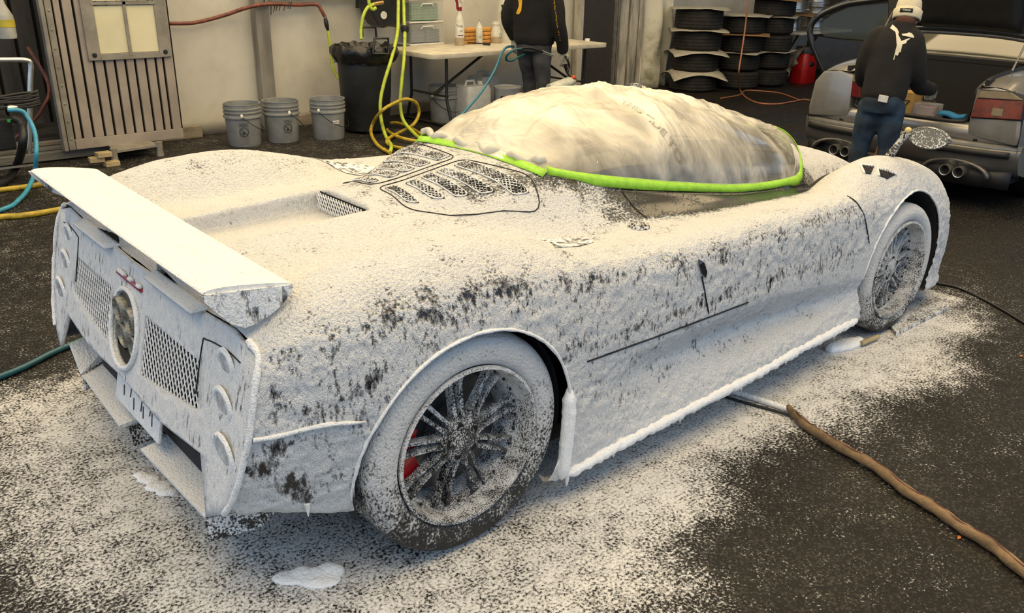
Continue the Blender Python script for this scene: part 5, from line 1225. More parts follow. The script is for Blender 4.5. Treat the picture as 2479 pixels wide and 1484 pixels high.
for sd in (1, -1):
    G = [[(x, CY+sd*y, z) for y, z in pts] for x, pts in LR]
    MB().grid(G, flip=sd > 0).build('rear_quarter', SILV, sed, smooth=50, sub=2)
MB().box((8.9, CY, .58), (3.0, 1.78, .72)).build('front_body', SILV, sed, smooth=0, bevel=.12)
MB().box((7.9, CY, .22), (4.2, 1.5, .12)).build('underbody', CARPET, sed, smooth=0)
roof = [(6.98, 1.352, .50), (7.2, 1.40, .54), (7.6, 1.42, .56), (8.0, 1.40, .55), (8.25, 1.36, .52)]
MB().grid([[(x, CY+w_*t, z-.035*abs(t)**3) for t in np.linspace(-1, 1, 13)] for x, z, w_ in roof]).build('roof', SILV, sed, smooth=180, solid=.03)
for sd in (1, -1):
    MB().add([(6.42, CY+sd*.64, 1.01), (6.78, CY+sd*.70, 1.0), (7.22, CY+sd*.545, 1.375), (6.98, CY+sd*.50, 1.35)], [(0, 1, 2, 3)]).build('rear_pillar', SILV, sed, smooth=0, solid=.03)
    MB().add([(6.82, CY+sd*.70, 1.0), (8.6, CY+sd*.72, .98), (8.25, CY+sd*.53, 1.36), (7.24, CY+sd*.545, 1.375)], [(0, 1, 2, 3)]).build('side_window', GLASSD, sed, smooth=0, solid=.01)
RGL = M('reflective_rear_glass', (.10, .095, .07), .04, spec=.8, coat=.3, var=.02)
MB().grid([[(6.40+.58*s-.03*(1-t*t), CY+(.62-.12*s)*t, 1.043+.325*s+.03*math.sin(s*PI)*(1-t*t)) for t in np.linspace(-1, 1, 17)] for s in np.linspace(0, 1, 9)]).build('rear_window', RGL, sed, smooth=180, solid=.008)
MB().box((8.45, CY, 1.17), (.03, 1.1, .38), Matrix.Rotation(-.9, 3, 'Y')).build('windscreen', GLASSD, sed, smooth=0)
# tail panel, boot opening
low = yz([(2010, 238), (2479, 300), (2600, 316), (2600, 352), (2479, 336), (2005, 265)], RXX)
zb = .60
MB().grid([[(RXX+dx+.05*abs(t)**4, CY+.87*t, z) for t in np.linspace(-1, 1, 25)] for dx, z in ((.10, .635), (.02, .632), (0, .60), (-.01, .55), (.02, .50))]).build('tail_panel', SILV, sed, smooth=60)
MB().grid([[(5.50+dx+.13*abs(t)**3.5, CY+.895*t, z) for t in np.linspace(-1, 1, 33)] for dx, z in ((.10, .515), (.03, .512), (0, .49), (-.012, .46), (-.008, .42), (.01, .36), (.04, .31), (.09, .28))]).build('bumper', DGREY, sed, smooth=60)
MB().grid([[(5.50+dx+.13*abs(t)**3.5, CY+.897*t, z) for t in np.linspace(-1, 1, 33)] for dx, z in ((.03, .516), (-.004, .505), (-.005, .488))]).build('bumper_highlight', SILV, sed, smooth=60)  # silver strip paints the bumper's highlight into its colour
for s0, s1 in ((-.93, -.28), (.28, .93)):
    MB().grid([[(5.482+.13*abs(t)**3.5, CY+.90*t, z) for t in np.linspace(s0, s1, 14)] for z in (.475, .45, .425)]).build('bumper_strip', TRIM, sed, smooth=60, solid=-.012)
MB().grid([[(5.545+.10*abs(t)**3, CY+.86*t, z) for t in np.linspace(-1, 1, 25)] for z in (.33, .25, .18)]).build('valance', TRIM, sed, smooth=60, solid=.03)
for sd in (1, -1):
    G = []
    for a in np.linspace(0, PI, 13): G.append([(5.51, CY+sd*.49+.24*math.cos(a), .26+.10*math.sin(a)), (5.60, CY+sd*.49+.23*math.cos(a), .26+.09*math.sin(a))])
    MB().grid(G).build('exhaust_cutout', DGREY, sed, smooth=60, solid=.02)
    for k in (-1, 1):
        T4 = Matrix.Translation(Vector((5.50, CY-.01+sd*.475+k*.052, .285))) @ RX
        e = MB().lathe([(.036, -.18), (.036, .02), (.042, .022), (.044, .015), (.044, -.18)], 24, T4).build('tailpipe', CHROME, sed, smooth=50)
        MB().lathe([(.0005, -.03), (.036, -.03)], 16, T4).build('pipe_bore', DARK, e, smooth=0)
def lamp(pix_all, pix_red, pix_clear, x):
    pl = yz(pix_all, x); L = xprism(pl, x-.008, x+.10).build('tail_lamp', TRIM, sed, smooth=0, bevel=.008)
    xprism(yz(pix_red, x), x-.018, x-.004).build('red_lens', REDL, L, smooth=0, bevel=.004); xprism(yz(pix_clear, x), x-.018, x-.004).build('clear_lens', AMB, L, smooth=0, bevel=.004)
    c = P(sum(q[0] for q in pix_red)/len(pix_red)-4, sum(q[1] for q in pix_red)/len(pix_red)+8, x=x-.020)
    MB().box(c, (.006, .08, .055)).build('reverse_lens', AMB, L, smooth=0, bevel=.003)
lamp([(2374, 216), (2350, 286), (2475, 294), (2484, 240), (2452, 222)], [(2366, 238), (2353, 283), (2473, 290), (2481, 245)], [(2376, 219), (2368, 236), (2481, 243), (2450, 224)], 5.585)
lamp([(2026, 168), (2014, 228), (2086, 240), (2086, 188)], [(2023, 190), (2016, 225), (2085, 236), (2085, 202)], [(2028, 172), (2024, 188), (2085, 200), (2085, 186)], 5.615)
# boot well
bw = MB(); bw.box((5.98, CY, .585), (.72, 1.10, .03)); bw.box((6.36, CY, .78), (.03, 1.14, .54)); bw.box((5.98, CY-.56, .74), (.74, .03, .46)); bw.box((5.98, CY+.56, .74), (.74, .03, .46)); bw.box((6.42, CY, 1.03), (.16, 1.24, .03))
bw.build('boot_well', CARPET, sed, smooth=0)
seal = [(5.63, CY+.42, .64), (5.62, CY, .635), (5.63, CY-.40, .64), (5.64, CY-.46, .69), (5.63, CY-.485, .80), (5.63, CY-.50, .90), (5.75, CY-.55, .985), (6.1, CY-.59, 1.025), (6.33, CY-.60, 1.045), (6.36, CY, 1.05), (6.33, CY+.60, 1.045), (6.1, CY+.59, 1.025), (5.75, CY+.55, .985), (5.63, CY+.50, .90), (5.63, CY+.485, .80), (5.64, CY+.46, .69)]
MB().tube([tuple(q) for q in cr(seal, 6, True)], .016, 8, closed=True).build('boot_seal', TRIM, sed, smooth=60)
# raised boot lid
def lidp(s, t, d=0):      # s 0 hinge edge .. 1 tail edge, t -1..1
    base = Vector((6.36-.26*s-.05*s*s, CY+.66*t*(1-.06*s), 1.235+.60*s-.05*abs(t)**3*(1-s)))
    return tuple(base+Vector((-.90, 0, -.43))*d)
ld = MB().grid([[lidp(s, t, -.035) for t in np.linspace(-1, 1, 21)] for s in np.linspace(-.02, 1, 9)]).build('boot_lid', SILV, sed, smooth=180, solid=.012)
LIN = M('charcoal_lid_lining', (.060, .057, .050), .8, bump=.3)
MB().grid([[lidp(s, t, .0) for t in np.linspace(-.97, .97, 21)] for s in np.linspace(.02, .97, 9)]).build('lid_lining', LIN, ld, smooth=180, solid=.02)
edge = [lidp(.02, t, .012) for t in np.linspace(-.97, .97, 24)]; MB().tube(edge, .018, 8).build('lid_rim', DGREY, ld, smooth=60)
edge = [lidp(.085, t, .014) for t in np.linspace(-.92, .92, 24)]; MB().tube(edge, .014, 8).build('lid_rim', DGREY, ld, smooth=60)
tbx = MB().grid([[lidp(s, t, .05-.03*(max(abs(t+.09)/.62, abs(s-.575)/.405) > .93)) for t in np.linspace(-.71, .53, 21)] for s in np.linspace(.17, .98, 13)]).build('tool_case', TRIM, ld, smooth=40, solid=.05)
STK = M('silver_sticker', (.42, .44, .44), .4)
MB().grid([[lidp(s, t, .056) for t in (.32, .20)] for s in (.40, .54)]).build('sticker', STK, ld, smooth=0, solid=.003)
MB().grid([[lidp(s, t, .058) for t in (.31, .21)] for s in (.46, .52)]).build('sticker_print', TRIM, ld, smooth=0, solid=.002)
MB().grid([[lidp(s, t, .03) for t in (-.78, -.90)] for s in (.36, .45)]).build('lid_handle', TRIM, ld, smooth=0, solid=.02)
for sd in (1, -1):
    MB().tube([(6.15, CY+sd*.59, .93), (6.28, CY+sd*.60, 1.20), lidp(.25, sd*.86, .03)], .016, 8).build('lid_hinge', DGREY, sed, smooth=40)
    MB().tube([(5.86, CY+sd*.585, .88), lidp(.32, sd*.90, .03)], .008, 8).build('gas_strut', DGREY, sed, smooth=40)
# open rear door
H0 = Vector((7.80, CY+.90, 0)); H1 = Vector((7.48, CY+1.95, 0)); DV = (H1-H0).normalized(); DN = Vector((-DV.y, DV.x, 0))
def PP(u, v, pt, n):
    d = Vector(CF + CR*(u-IW/2)/FPX - CU*(v-IH/2)/FPX); c = Vector(CAM); return c+d*((Vector(pt)-c).dot(n)/d.dot(n))
BLK = M('gloss_black_door', (.014, .014, .015), .2, coat=.5)
oc = [PP(u, v, H0, DN) for u, v in [(2150, -6), (2105, 1), (2050, 9), (2000, 28), (1972, 48), (1961, 72), (1966, 104), (1984, 148), (2002, 190), (2008, 240)]]
dd = MB().tube([tuple(q) for q in cr(oc, 5)], .034, 8).build('rear_door', BLK, sed, smooth=60)
ic = [PP(u, v, H0, DN) for u, v in [(2150, 8), (2100, 12), (2055, 18), (2012, 36), (1986, 58), (1984, 76), (1996, 88), (2050, 94), (2150, 100)]]
MB().add([tuple(q) for q in ic], [tuple(range(len(ic)))]).build('door_glass', clear('tinted_door_glass', (.05, .06, .055), .55, .05), dd, smooth=0, solid=.006)
pc = [PP(u, v, H0, DN) for u, v in [(1984, 88), (2050, 98), (2150, 104), (2150, 245), (2012, 245), (2004, 190), (1990, 150), (1972, 105)]]
MB().add([tuple(q) for q in pc], [tuple(range(len(pc)))]).build('door_card', BLK, dd, smooth=0, solid=.05)
for (a, b_, m_, r) in [((2000, 108), (2085, 120), BRICK, .010), ((1986, 96), (2090, 104), LIN, .02)]:
    MB().tube([PP(*a, H0-DN*.06, DN), PP(*b_, H0-DN*.06, DN)], r, 6).build('door_trim', m_, dd, smooth=0)
MB().tube([tuple(q) for q in cr([PP(u, v, H0, DN)-DN*.05 for u, v in [(1968, 112), (1990, 152), (2006, 192), (2008, 240)]], 5)], .008, 6).build('door_edge', CHROME, dd, smooth=0)
for x, y in ((6.45, CY+.76), (6.45, CY-.76), (9.2, CY+.76), (9.2, CY-.76)):
    MB().lathe([(.20, -.1), (.30, -.11), (.325, -.08), (.325, .08), (.30, .11), (.20, .1)], 28, Matrix.Translation(Vector((x, y, .325))) @ Matrix.Rotation(PI/2, 4, 'X')).build('tyre', RUB, sed, smooth=40)
    MB().lathe([(.0005, -.06), (.05, -.08), (.2, -.09), (.205, .09), (.05, .08), (.0005, .06)], 24, Matrix.Translation(Vector((x, y, .325))) @ Matrix.Rotation(PI/2, 4, 'X')).build('rim', ALLOY, sed, smooth=40)
# things in the boot
q = P(2200, 246, x=5.78); o = thing('cardboard_carton', (q.x, q.y, .602), 'tan cardboard carton with black arrow mark in the open boot', 'carton')
MB().box((q.x, q.y, .702), (.16, .15, .20)).build('carton_body', M('tan_carton', (.40, .25, .08), .8), o, smooth=0, bevel=.004)
MB().tube([(q.x-.083, q.y+.03, .74), (q.x-.083, q.y-.045, .74), (q.x-.083, q.y, .68)], .006, 5).build('arrow_mark', TRIM, o, smooth=0)
q = P(2245, 255, x=5.78); o = thing('clear_case', (q.x, q.y, .602), 'small clear plastic case with pink contents in the boot', 'case')
MB().box((q.x, q.y, .665), (.14, .20, .125)).build('case_shell', clear('clear_case_plastic', (.6, .6, .62), .35), o, smooth=0, bevel=.006); MB().box((q.x, q.y, .655), (.10, .13, .09)).build('case_contents', M('pink_contents', (.36, .20, .17), .7), o, smooth=0, bevel=.004)
G = []
for s in np.linspace(0, 1, 8):
    a, b_ = P(2275, 268, x=5.70), P(2345, 264, x=5.72); c = a*(1-s)+b_*s; G.append([(5.68+.03*k, c.y, .635+.035*math.sin(k*.8+.5)+.01*math.sin(s*7)) for k in range(5)])
tag(MB().grid(G).build('blue_cloth', M('bright_blue_cloth', (.02, .20, .42), .8, bump=.3), smooth=180, solid=.02), 'bright blue cloth at the edge of the open boot', 'cloth')
npoly = [(CY-.24, .62), (CY+.36, .62), (CY+.36, .86), (CY-.05, .80)]
o = lattice(npoly, lambda y, z: (5.80+.1*math.sin(z*9), y, z), .035, .003, name='cargo_net', m=TRIM); del o['kind']; tag(o, 'black cargo net stretched across the inside of the boot', 'net')
# ================================================================== PEOPLE
SKIN = M('skin', (.42, .26, .18), .55, var=.06); HOOD = M('black_hoodie_fleece', (.004, .004, .004), .9, bump=.5, bscale=90, var=.2)
DENIM = M('blue_denim', (.018, .045, .085), .85, bump=.5, bscale=120, var=.35, scale=7); SLATE = M('slate_work_trousers', (.050, .053, .060), .85, bump=.4, bscale=90, var=.25, scale=7)
GLOVE = M('pale_knit_glove', (.52, .49, .38), .85, bump=.5, bscale=120); SHOE = M('dark_shoe', (.02, .02, .02), .6); HAIR = M('dark_hair', (.03, .02, .015), .6)
class Frame:
    def __init__(s, c, ang, sc=1.0): s.c = Vector(c); s.f = Vector((math.cos(ang), math.sin(ang), 0)); s.l = Vector((-math.sin(ang), math.cos(ang), 0)); s.s = sc
    def __call__(s, f, l, z): return s.c+s.f*(f*s.s)+s.l*(l*s.s)+Vector((0, 0, z*s.s))
def limb(b, pts, rs, n=14): b.tube([tuple(q) for q in cr(pts, 4)], list(np.interp(np.arange(4*(len(pts)-1)+1)/4, range(len(pts)), rs)), n)
def hand(F, wrist, fdir, pdir, tdir, sc, curl, name, m, parent):
    """palm and five fingers; fdir along the hand, pdir out of the palm, tdir towards the thumb"""
    fdir, pdir, tdir = fdir.normalized(), pdir.normalized(), tdir.normalized(); b = MB()
    q = lambda a, p, t: wrist+fdir*(a*sc)+pdir*(p*sc)+tdir*(t*sc)
    b.loft([(tuple(q(-.03, 0, 0)), tuple(tdir*.028*sc), tuple(pdir*.022*sc)), (tuple(q(.01, 0, 0)), tuple(tdir*.032*sc), tuple(pdir*.020*sc)), (tuple(q(.05, 0, 0)), tuple(tdir*.042*sc), tuple(pdir*.017*sc)), (tuple(q(.095, .0, 0)), tuple(tdir*.042*sc), tuple(pdir*.013*sc))], 16)
    for t0, L in ((.032, .072), (.011, .080), (-.011, .075), (-.032, .060)):
        a = 0; p = q(.085, 0, t0); pts = [p]
        for k, seg in enumerate((.45, .32, .26)):
            a += curl*(.75 if k == 0 else 1.0); p = p+(fdir*math.cos(a)+pdir*math.sin(a))*(L*seg*sc); pts.append(p)
        limb(b, pts, [.0095*sc, .0092*sc, .0085*sc, .007*sc], 10)
    d1 = (fdir*.55+tdir*.8+pdir*.25).normalized(); p0 = q(.02, .004, .024); p1 = p0+d1*.035*sc; d2 = (fdir*.8+pdir*(.25+.45*curl)+tdir*.2).normalized()
    limb(b, [p0, p1, p1+d2*.032*sc, p1+d2*.055*sc], [.012*sc, .0108*sc, .0095*sc, .0075*sc], 10)
    return fuse(b, name, m, parent, .005, 3)
def head(F, c, fwd, up, sc, parent_mb):
    """skull, jaw, nose, ears as overlapping volumes of the one body mesh"""
    side = up.cross(fwd).normalized(); q = lambda a, s, u: c+fwd*(a*sc)+side*(s*sc)+up*(u*sc)
    R3 = Matrix((fwd, side, up)).transposed()
    parent_mb.ball(q(-.005, 0, .02), (.096*sc, .076*sc, .105*sc), 18, 12, R3); parent_mb.ball(q(.025, 0, -.055), (.062*sc, .056*sc, .065*sc), 16, 10, R3)
    parent_mb.ball(q(.098, 0, -.012), (.020*sc, .013*sc, .026*sc), 10, 8, R3)
    for s in (-1, 1): parent_mb.ball(q(-.005, s*.078, -.005), (.020*sc, .010*sc, .032*sc), 10, 8, R3)
    return q, R3
def face(q, R3, sc, parent):
    EYE = M('eye', (.05, .04, .03), .2); LIP = M('lips', (.35, .13, .10), .5)
    for s in (-1, 1): MB().ball(q(.082, s*.031, .012), (.010*sc, .013*sc, .009*sc), 10, 8, R3).build('eye', EYE, parent, smooth=60)
    MB().ball(q(.084, 0, -.058), (.010*sc, .024*sc, .008*sc), 10, 8, R3).build('mouth', LIP, parent, smooth=60)
def print_poly(pix, pt, n, m, name, target, parent):
    pts = [PP(u, v, pt, n) for u, v in pix]; c = sum(pts, Vector())/len(pts); ax = Vector((0, 0, 1)); bx = n.cross(ax).normalized(); ax = bx.cross(n)
    fl = [Vector(((p-c).dot(bx), (p-c).dot(ax), 0)) for p in pts]; tr = tessellate_polygon([fl])
    bm = bmesh.new(); vs = [bm.verts.new(p) for p in pts]
    for t in tr:
        try: bm.faces.new([vs[i] for i in t])
        except ValueError: pass
    for _ in range(3): bmesh.ops.subdivide_edges(bm, edges=[e for e in bm.edges if e.calc_length() > .03], cuts=1); bmesh.ops.triangulate(bm, faces=bm.faces)
    me = bpy.data.meshes.new(name); bm.to_mesh(me); bm.free()
    o = obj(name, me, m, parent, 0); sw = o.modifiers.new('cling', 'SHRINKWRAP'); sw.target = target; sw.wrap_method = 'PROJECT'; sw.use_negative_direction = True; sw.use_positive_direction = True; sw.offset = .004
    return o
def cling(o, target, off=.004):
    sw = o.modifiers.new('cling', 'SHRINKWRAP'); sw.target = target; sw.wrap_method = 'NEAREST_SURFACEPOINT'; sw.wrap_mode = 'ABOVE_SURFACE'; sw.offset = off
# ---------------------------------------------------------------- worker by the table
hem = P(1293, 104, z=.93); C1 = Vector((hem.x, hem.y, 0)); F = Frame(C1, math.radians(20), 1.06)
p1 = thing('person', C1, 'person in black hoodie and slate trousers holding a foam sprayer by the table', 'person')
b = MB(); hq = F(.03, 0, 1.66); qh, R3 = head(F, hq, F.f, Vector((0, 0, 1)), 1.06, b)
limb(b, [F(0, 0, .95), F(0, 0, 1.2), F(0, 0, 1.42), F(.01, 0, 1.52), F(.02, 0, 1.62)], [.12, .11, .12, .055, .05]); 
for sd, hz in ((1, None), (-1, None)):
    limb(b, [F(0, sd*.09, .95), F(.12 if sd > 0 else .02, sd*.10, .48), F(.10 if sd > 0 else -.03, sd*.105, .08)], [.06, .045, .035])
    limb(b, [F(0, sd*.17, 1.42), F(-.03, sd*.27, 1.16), F(.06, sd*.27, .92)], [.05, .04, .03])
fuse(b, 'body', SKIN, p1, .016, 4); face(qh, R3, 1.06, p1)
b = MB(); b.ball(qh(-.02, 0, .035), (.105*1.06, .088*1.06, .105*1.06), 18, 12, R3); fuse(b, 'hair', HAIR, p1, .014, 3)
b = MB()
sec = [(.865, .200, .145, 0), (.93, .215, .160, 0), (1.05, .215, .155, 0), (1.20, .220, .155, -.005), (1.35, .225, .150, -.01), (1.44, .200, .125, -.01), (1.50, .130, .095, 0), (1.545, .085, .085, .01)]
b.loft([(tuple(F(o_, 0, z)), tuple(F.l*a*1.06), tuple(F.f*d_*1.06)) for z, a, d_, o_ in sec], 28, ex=2.4)
RW, LW = F(.085, -.285, .80), F(.03, .245, .90)
limb(b, [F(-.01, -.175, 1.42), F(-.03, -.245, 1.30), F(-.04, -.285, 1.10), F(.02, -.295, .94), RW], [.085, .082, .075, .070, .060], 18)
limb(b, [F(-.01, .175, 1.42), F(-.03, .245, 1.28), F(-.05, .285, 1.12), F(-.01, .275, 1.0), LW], [.085, .080, .072, .065, .052], 18)
b.ball(F(-.10, 0, 1.50), (.10, .13, .06), 16, 10)
hd = fuse(b, 'hoodie', HOOD, p1, .014, 5, wrinkle=(.010, (9, 9, 6), 2))
b = MB()
b.loft([(tuple(F(0, 0, .98)), tuple(F.l*.185*1.06), tuple(F.f*.135*1.06)), (tuple(F(0, 0, .88)), tuple(F.l*.19*1.06), tuple(F.f*.14*1.06)), (tuple(F(0, 0, .80)), tuple(F.l*.185*1.06), tuple(F.f*.135*1.06))], 24, ex=2.4)
limb(b, [F(0, -.095, .85), F(.0, -.10, .68), F(.02, -.105, .48), F(-.02, -.11, .26), F(-.03, -.11, .06)], [.105, .098, .080, .072, .075], 18)
limb(b, [F(0, .095, .85), F(.06, .10, .68), F(.12, .10, .48), F(.10, .105, .26), F(.10, .105, .06)], [.105, .098, .080, .072, .075], 18)
fuse(b, 'trousers', SLATE, p1, .014, 4, wrinkle=(.012, (8, 8, 11), 5))
for f0, sd in ((-.03, -1), (.10, 1)):
    MB().loft([(tuple(F(f0-.10, sd*.108, .045)), tuple(F.l*.035), (0, 0, .04)), (tuple(F(f0-.02, sd*.108, .055)), tuple(F.l*.045), (0, 0, .055)), (tuple(F(f0+.10, sd*.112, .04)), tuple(F.l*.05), (0, 0, .04)), (tuple(F(f0+.19, sd*.115, .028)), tuple(F.l*.035), (0, 0, .026))], 16).build('shoe', SHOE, p1, smooth=60)
dn = Vector((0, 0, -1))
hand(F, RW+dn*.01, F.f*.45+dn*.85, F.l*.7+F.f*.5-dn*.2, F.f-F.l*.5, 1.38, .62, 'glove', GLOVE, p1)
hand(F, LW+dn*.01, dn*.95+F.f*.2, F.f*.6-F.l*.5, -F.l-F.f*.3, 1.30, .85, 'glove', GLOVE, p1)
YP = M('amber_print', (.75, .42, .02), .7)
print_poly([(1210+a/6.748, c_/6.748) for a, c_ in [(250, 0), (330, 0), (325, 60), (312, 180), (275, 240), (215, 225), (240, 170), (270, 100), (265, 40)]]+[(1243, -12), (1240, -30), (1252, -40), (1262, -22)][::-1][:0], F(-.20, 0, 1.2), -F.f, YP, 'back_print', hd, p1)
# sleeve lettering, reading upwards along the near sleeve
nb = (-F.l*.75-F.f*.65).normalized(); ap = F(-.05, -.30, 1.1)+nb*.09
sa, sb_ = PP(1352, 96, ap, nb), PP(1337, 8, ap, nb); ex_ = (sb_-sa).normalized(); ez_ = nb; ey_ = ez_.cross(ex_).normalized(); ez_ = ex_.cross(ey_)
Ms = Matrix(((ex_.x, ey_.x, ez_.x, (sa.x+sb_.x)/2), (ex_.y, ey_.y, ez_.y, (sa.y+sb_.y)/2), (ex_.z, ey_.z, ez_.z, (sa.z+sb_.z)/2), (0, 0, 0, 1)))
tx = text('For Those Who Expect The Best', .036, Ms, YP, p1, 'sleeve_lettering'); cling(tx, hd, .011)
# foam sprayer in the right hand
gy_ = RW.y-.06; g0 = RW+F.f*.04+dn*.10
gun = thing('foam_sprayer', g0, 'black spray gun with white foam bottle held in right glove', 'spray gun')
MB().tube([g0+Vector((0, 0, .05)), g0+dn*.05+F.f*.03, g0+dn*.12+F.f*.09], [.016, .019, .017], 10).build('grip', BLACK, gun, smooth=60)
gA, gB = P(1375, 158, y=gy_), P(1381, 180, y=gy_)
MB().tube([tuple(k) for k in cr([g0+Vector((0, 0, .06)), P(1372, 142, y=gy_), P(1378, 160, y=gy_), P(1374, 178, y=gy_), P(1388, 192, y=gy_)], 6)], .012, 8).build('lance', BLACK, gun, smooth=60)
MB().tube([P(1383, 183, y=gy_), P(1388, 190, y=gy_), P(1394, 197, y=gy_)], [.024, .030, .022], 12).build('foam_head', M('brass_fitting', (.45, .34, .18), .35, metal=.7), gun, smooth=50)
MB().ball(P(1389, 187, y=gy_-.03), .020, 12, 8).build('red_knob', M('orange_red_knob', (.75, .08, .04), .4), gun, smooth=60)
MB().tube([P(1390, 196, y=gy_), P(1378, 199, y=gy_), P(1362, 206, y=gy_), P(1330, 217, y=gy_)], [.030, .058, .062, .058], 16).build('foam_bottle', M('foggy_bottle', (.60, .62, .54), .35), gun, smooth=50)
MB().tube([P(1338, 134, y=gy_), P(1326, 130, y=gy_), P(1314, 126, y=gy_)], [.017, .015, .019], 10).build('brass_coupling', CHROME, gun, smooth=50)
MB().tube([tuple(k) for k in cr([P(1314, 126, y=gy_), P(1298, 120, y=gy_), P(1280, 116, y=gy_), P(1262, 117, y=gy_)], 6)], .014, 8).build('hose_sleeve', BLACK, gun, smooth=60)
hose('blue_hose', [P(1265, 117, y=gy_), P(1245, 121, y=gy_), P(1228, 133, y=gy_+.05), P(1226, 145, y=gy_+.1), P(1240, 147, y=gy_+.12), P(1256, 138, y=gy_+.2), P(1280, 128, y=gy_+.42)], .011, TEAL, 'short loop of blue hose feeding the foam sprayer by the trousers')
lw = LW+dn*.08
hose('blue_hose', [lw+F.f*.05, P(1228, 114, y=lw.y-.02), P(1214, 130, y=lw.y-.03), P(1195, 175, y=lw.y-.05), P(1160, 230, y=lw.y-.15), P(1110, 286, y=lw.y-.3), P(1075, 322, y=lw.y-.45), P(1040, 360, y=lw.y-.6), P(1010, 392, z=.02)], .0125, M('blue_air_hose', (.03, .20, .30), .35), 'long blue hose slanting from left glove down behind the car')
# ---------------------------------------------------------------- person at the open boot
C2 = Vector((5.08, .44, 0)); F = Frame(C2, math.radians(19), .94)
p2 = thing('person', C2, 'person in cream beanie, black hoodie and jeans leaning into the open boot', 'person')
lean = lambda z: .20*max(0, z-.9)
up2 = (Vector((0, 0, 1))+F.f*.25).normalized(); fw2 = (F.f-Vector((0, 0, .35))).normalized()
b = MB(); hq = F(.155, -.05, 1.475); qh, R3 = head(F, hq, fw2, up2, .96, b)
limb(b, [F(0, 0, .88), F(.05, 0, 1.12), F(.10, 0, 1.28), F(.13, -.03, 1.38), F(.15, -.05, 1.46)], [.11, .10, .11, .055, .052])
for sd, kx in ((1, .03), (-1, 0)): limb(b, [F(0, sd*.085, .88), F(.01, sd*(.095+kx*.6), .48), F(-.025, sd*(.10+kx), .07)], [.06, .042, .032])
RW, LW = F(.46, -.30, .92), F(.44, .20, .96)
limb(b, [F(.09, -.14, 1.27), F(.13, -.205, 1.04), F(.28, -.24, .95), RW], [.045, .038, .034, .03]); limb(b, [F(.09, .14, 1.27), F(.10, .20, 1.05), F(.26, .20, .97), LW], [.045, .038, .034, .03])
fuse(b, 'body', SKIN, p2, .016, 4); face(qh, R3, .96, p2)
b = MB(); b.ball(qh(-.03, 0, .0), (.088, .080, .085), 16, 10, R3); fuse(b, 'hair', M('reddish_hair', (.12, .045, .025), .6), p2, .012, 3)
b = MB()
sec = [(.855, .180, .145), (.91, .190, .158), (1.0, .190, .155), (1.14, .195, .150), (1.27, .200, .140), (1.36, .185, .120), (1.42, .125, .095), (1.465, .090, .085)]
b.loft([(tuple(F(lean(z)+.01, -.02*max(0, z-1.2)/.2, z)), tuple(F.l*a*.84), tuple(F.f*d_*.92)) for z, a, d_ in sec], 28, ex=2.5)
limb(b, [F(.08, -.08, 1.385), F(.08, -.14, 1.335), F(.075, -.175, 1.22), F(.13, -.205, 1.05), F(.28, -.24, .95), RW], [.05, .070, .072, .068, .062, .050], 18)
limb(b, [F(.08, .08, 1.385), F(.08, .14, 1.335), F(.065, .175, 1.22), F(.10, .20, 1.06), F(.26, .20, .97), LW], [.05, .070, .072, .068, .062, .050], 18)
hd2 = fuse(b, 'hoodie', HOOD, p2, .013, 5, wrinkle=(.010, (9, 9, 6), 9))
b = MB()
b.loft([(tuple(F(0, 0, .93)), tuple(F.l*.142), tuple(F.f*.12)), (tuple(F(-.01, 0, .85)), tuple(F.l*.150), tuple(F.f*.135)), (tuple(F(0, 0, .76)), tuple(F.l*.152), tuple(F.f*.13))], 24, ex=2.4)
limb(b, [F(0, -.082, .82), F(.0, -.09, .66), F(.01, -.095, .46), F(-.02, -.10, .24), F(-.03, -.10, .05)], [.092, .088, .070, .062, .066], 18)
limb(b, [F(0, .082, .82), F(.0, .095, .66), F(.02, .115, .46), F(-.01, .13, .24), F(-.02, .135, .05)], [.092, .088, .070, .062, .066], 18)
fuse(b, 'jeans', DENIM, p2, .013, 4, wrinkle=(.011, (8, 8, 12), 4))
for f0, l0 in ((-.03, -.10), (-.02, .135)):
    MB().loft([(tuple(F(f0-.09, l0, .045)), tuple(F.l*.032), (0, 0, .04)), (tuple(F(f0-.02, l0, .05)), tuple(F.l*.042), (0, 0, .05)), (tuple(F(f0+.10, l0, .04)), tuple(F.l*.045), (0, 0, .038)), (tuple(F(f0+.18, l0, .028)), tuple(F.l*.03), (0, 0, .024))], 16).build('shoe', SHOE, p2, smooth=60)
hand(F, RW, F.f*.8-Vector((0, 0, .3)), dn+F.l*.2, F.l, 1.05, .55, 'glove', GLOVE, p2); hand(F, LW, F.f*.8-Vector((0, 0, .3)), dn-F.l*.2, -F.l, 1.05, .55, 'glove', GLOVE, p2)
CREAM = M('cream_knit_wool', (.66, .60, .44), .9, bump=.6, bscale=140, var=.08)
b = MB(); G = []
for r, u in [(.112, -.012), (.120, .0), (.120, .058), (.112, .066), (.106, .064), (.106, .09), (.098, .13), (.075, .165), (.035, .182), (.002, .186)]:
    G.append([tuple(qh(-.012+r*.92*math.cos(a), r*.88*math.sin(a), u)) for a in np.linspace(0, 2*PI, 32, endpoint=False)])
bn_ = MB().grid(G, wrap=True).build('beanie', CREAM, p2, smooth=60, solid=.006)
pc_ = [tuple(qh(-.012-.1195*.92*math.cos(a)-.004, .118*.88*math.sin(a), u)) for u in (.016, .046) for a in (-.45, -.22, 0, .22, .45)]
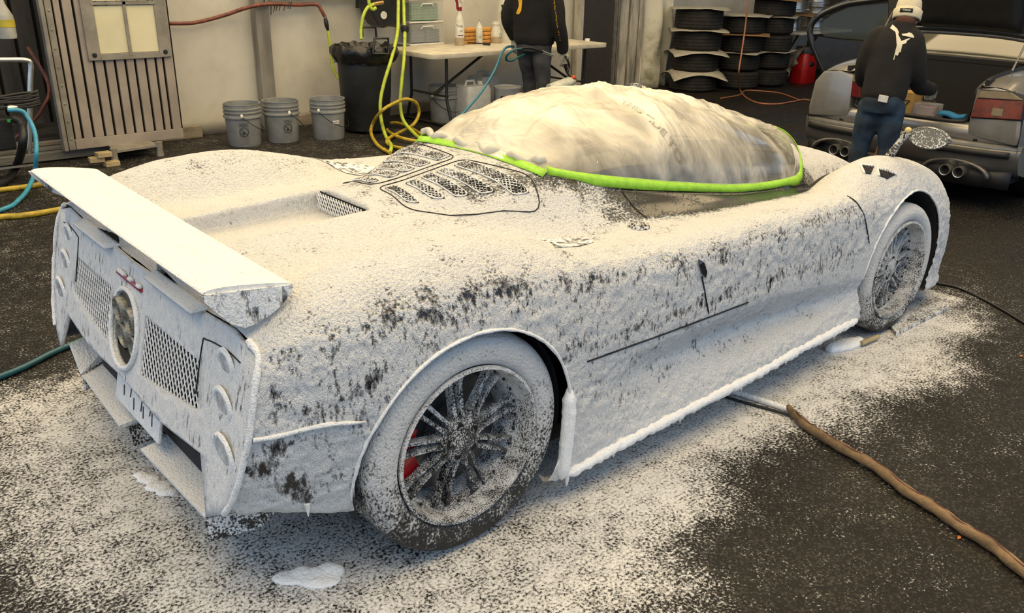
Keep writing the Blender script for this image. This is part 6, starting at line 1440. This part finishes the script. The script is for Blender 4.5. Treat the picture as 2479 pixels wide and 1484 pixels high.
MB().add(pc_, [(k, k+1, k+6, k+5) for k in range(4)]).build('beanie_patch', TRIM, bn_, smooth=60, solid=.003)
def on_bn(co): a = co.x/.106; return qh(-.012-.1195*.92*math.cos(a)-.0085, -.118*.88*math.sin(a)*-1 if False else .118*.88*math.sin(a)*(-1 if qh(0, 1, 0).dot(F.l) > qh(0, 0, 0).dot(F.l) else 1), .030+co.y)
text('Titleist', .022, Matrix(), M('white_stitching', (.7, .7, .68), .7), bn_, 'patch_lettering', fn=on_bn, shear=.3)
CRP = M('cream_back_print', (.64, .60, .48), .7)
cx5 = lambda L: [(2040+a/7.418, c_/7.418) for a, c_ in L]
bp0 = F(-.13, 0, 1.1)
print_poly(cx5([(840, 455), (800, 520), (905, 590), (920, 640), (945, 830), (915, 960), (890, 1085), (905, 1085), (925, 990), (965, 1015), (1000, 940), (1020, 955), (1045, 810), (1110, 790), (1120, 750), (1175, 715), (1165, 700), (1120, 715), (1020, 750), (1010, 720), (960, 640), (965, 590), (930, 530)]), bp0, -F.f, CRP, 'back_print', hd2, p2)
print_poly(cx5([(1018, 625), (1040, 655), (1100, 662), (1180, 690), (1235, 700), (1245, 675), (1200, 618), (1150, 598), (1110, 618)]), bp0, -F.f, CRP, 'back_print', hd2, p2)
ph = PP(2138, 239, F(-.165, 0, .85), -F.f); bx_ = Frame(ph, math.radians(19))
MB().box(ph, (.012, .068, .05), Matrix.Rotation(math.radians(19), 3, 'Z') @ Matrix.Rotation(.1, 3, 'X')).build('phone', M('white_phone', (.6, .6, .6), .3), p2, smooth=0, bevel=.004)
cq = Vector((5.28, .48, 0)); co_ = thing('traffic_cone', cq, 'orange traffic cone seen between the jeans legs', 'cone')
MB().lathe([(.12, .025), (.11, .03), (.085, .12), (.05, .32), (.028, .45), (.0005, .455)], 24, Matrix.Translation(cq)).build('cone_body', M('faded_orange', (.36, .13, .03), .6), co_, smooth=40)
MB().box(cq+Vector((0, 0, .014)), (.28, .28, .028)).build('cone_base', TRIM, co_, smooth=0, bevel=.006)

bpy.data.scenes.remove(SIDE)
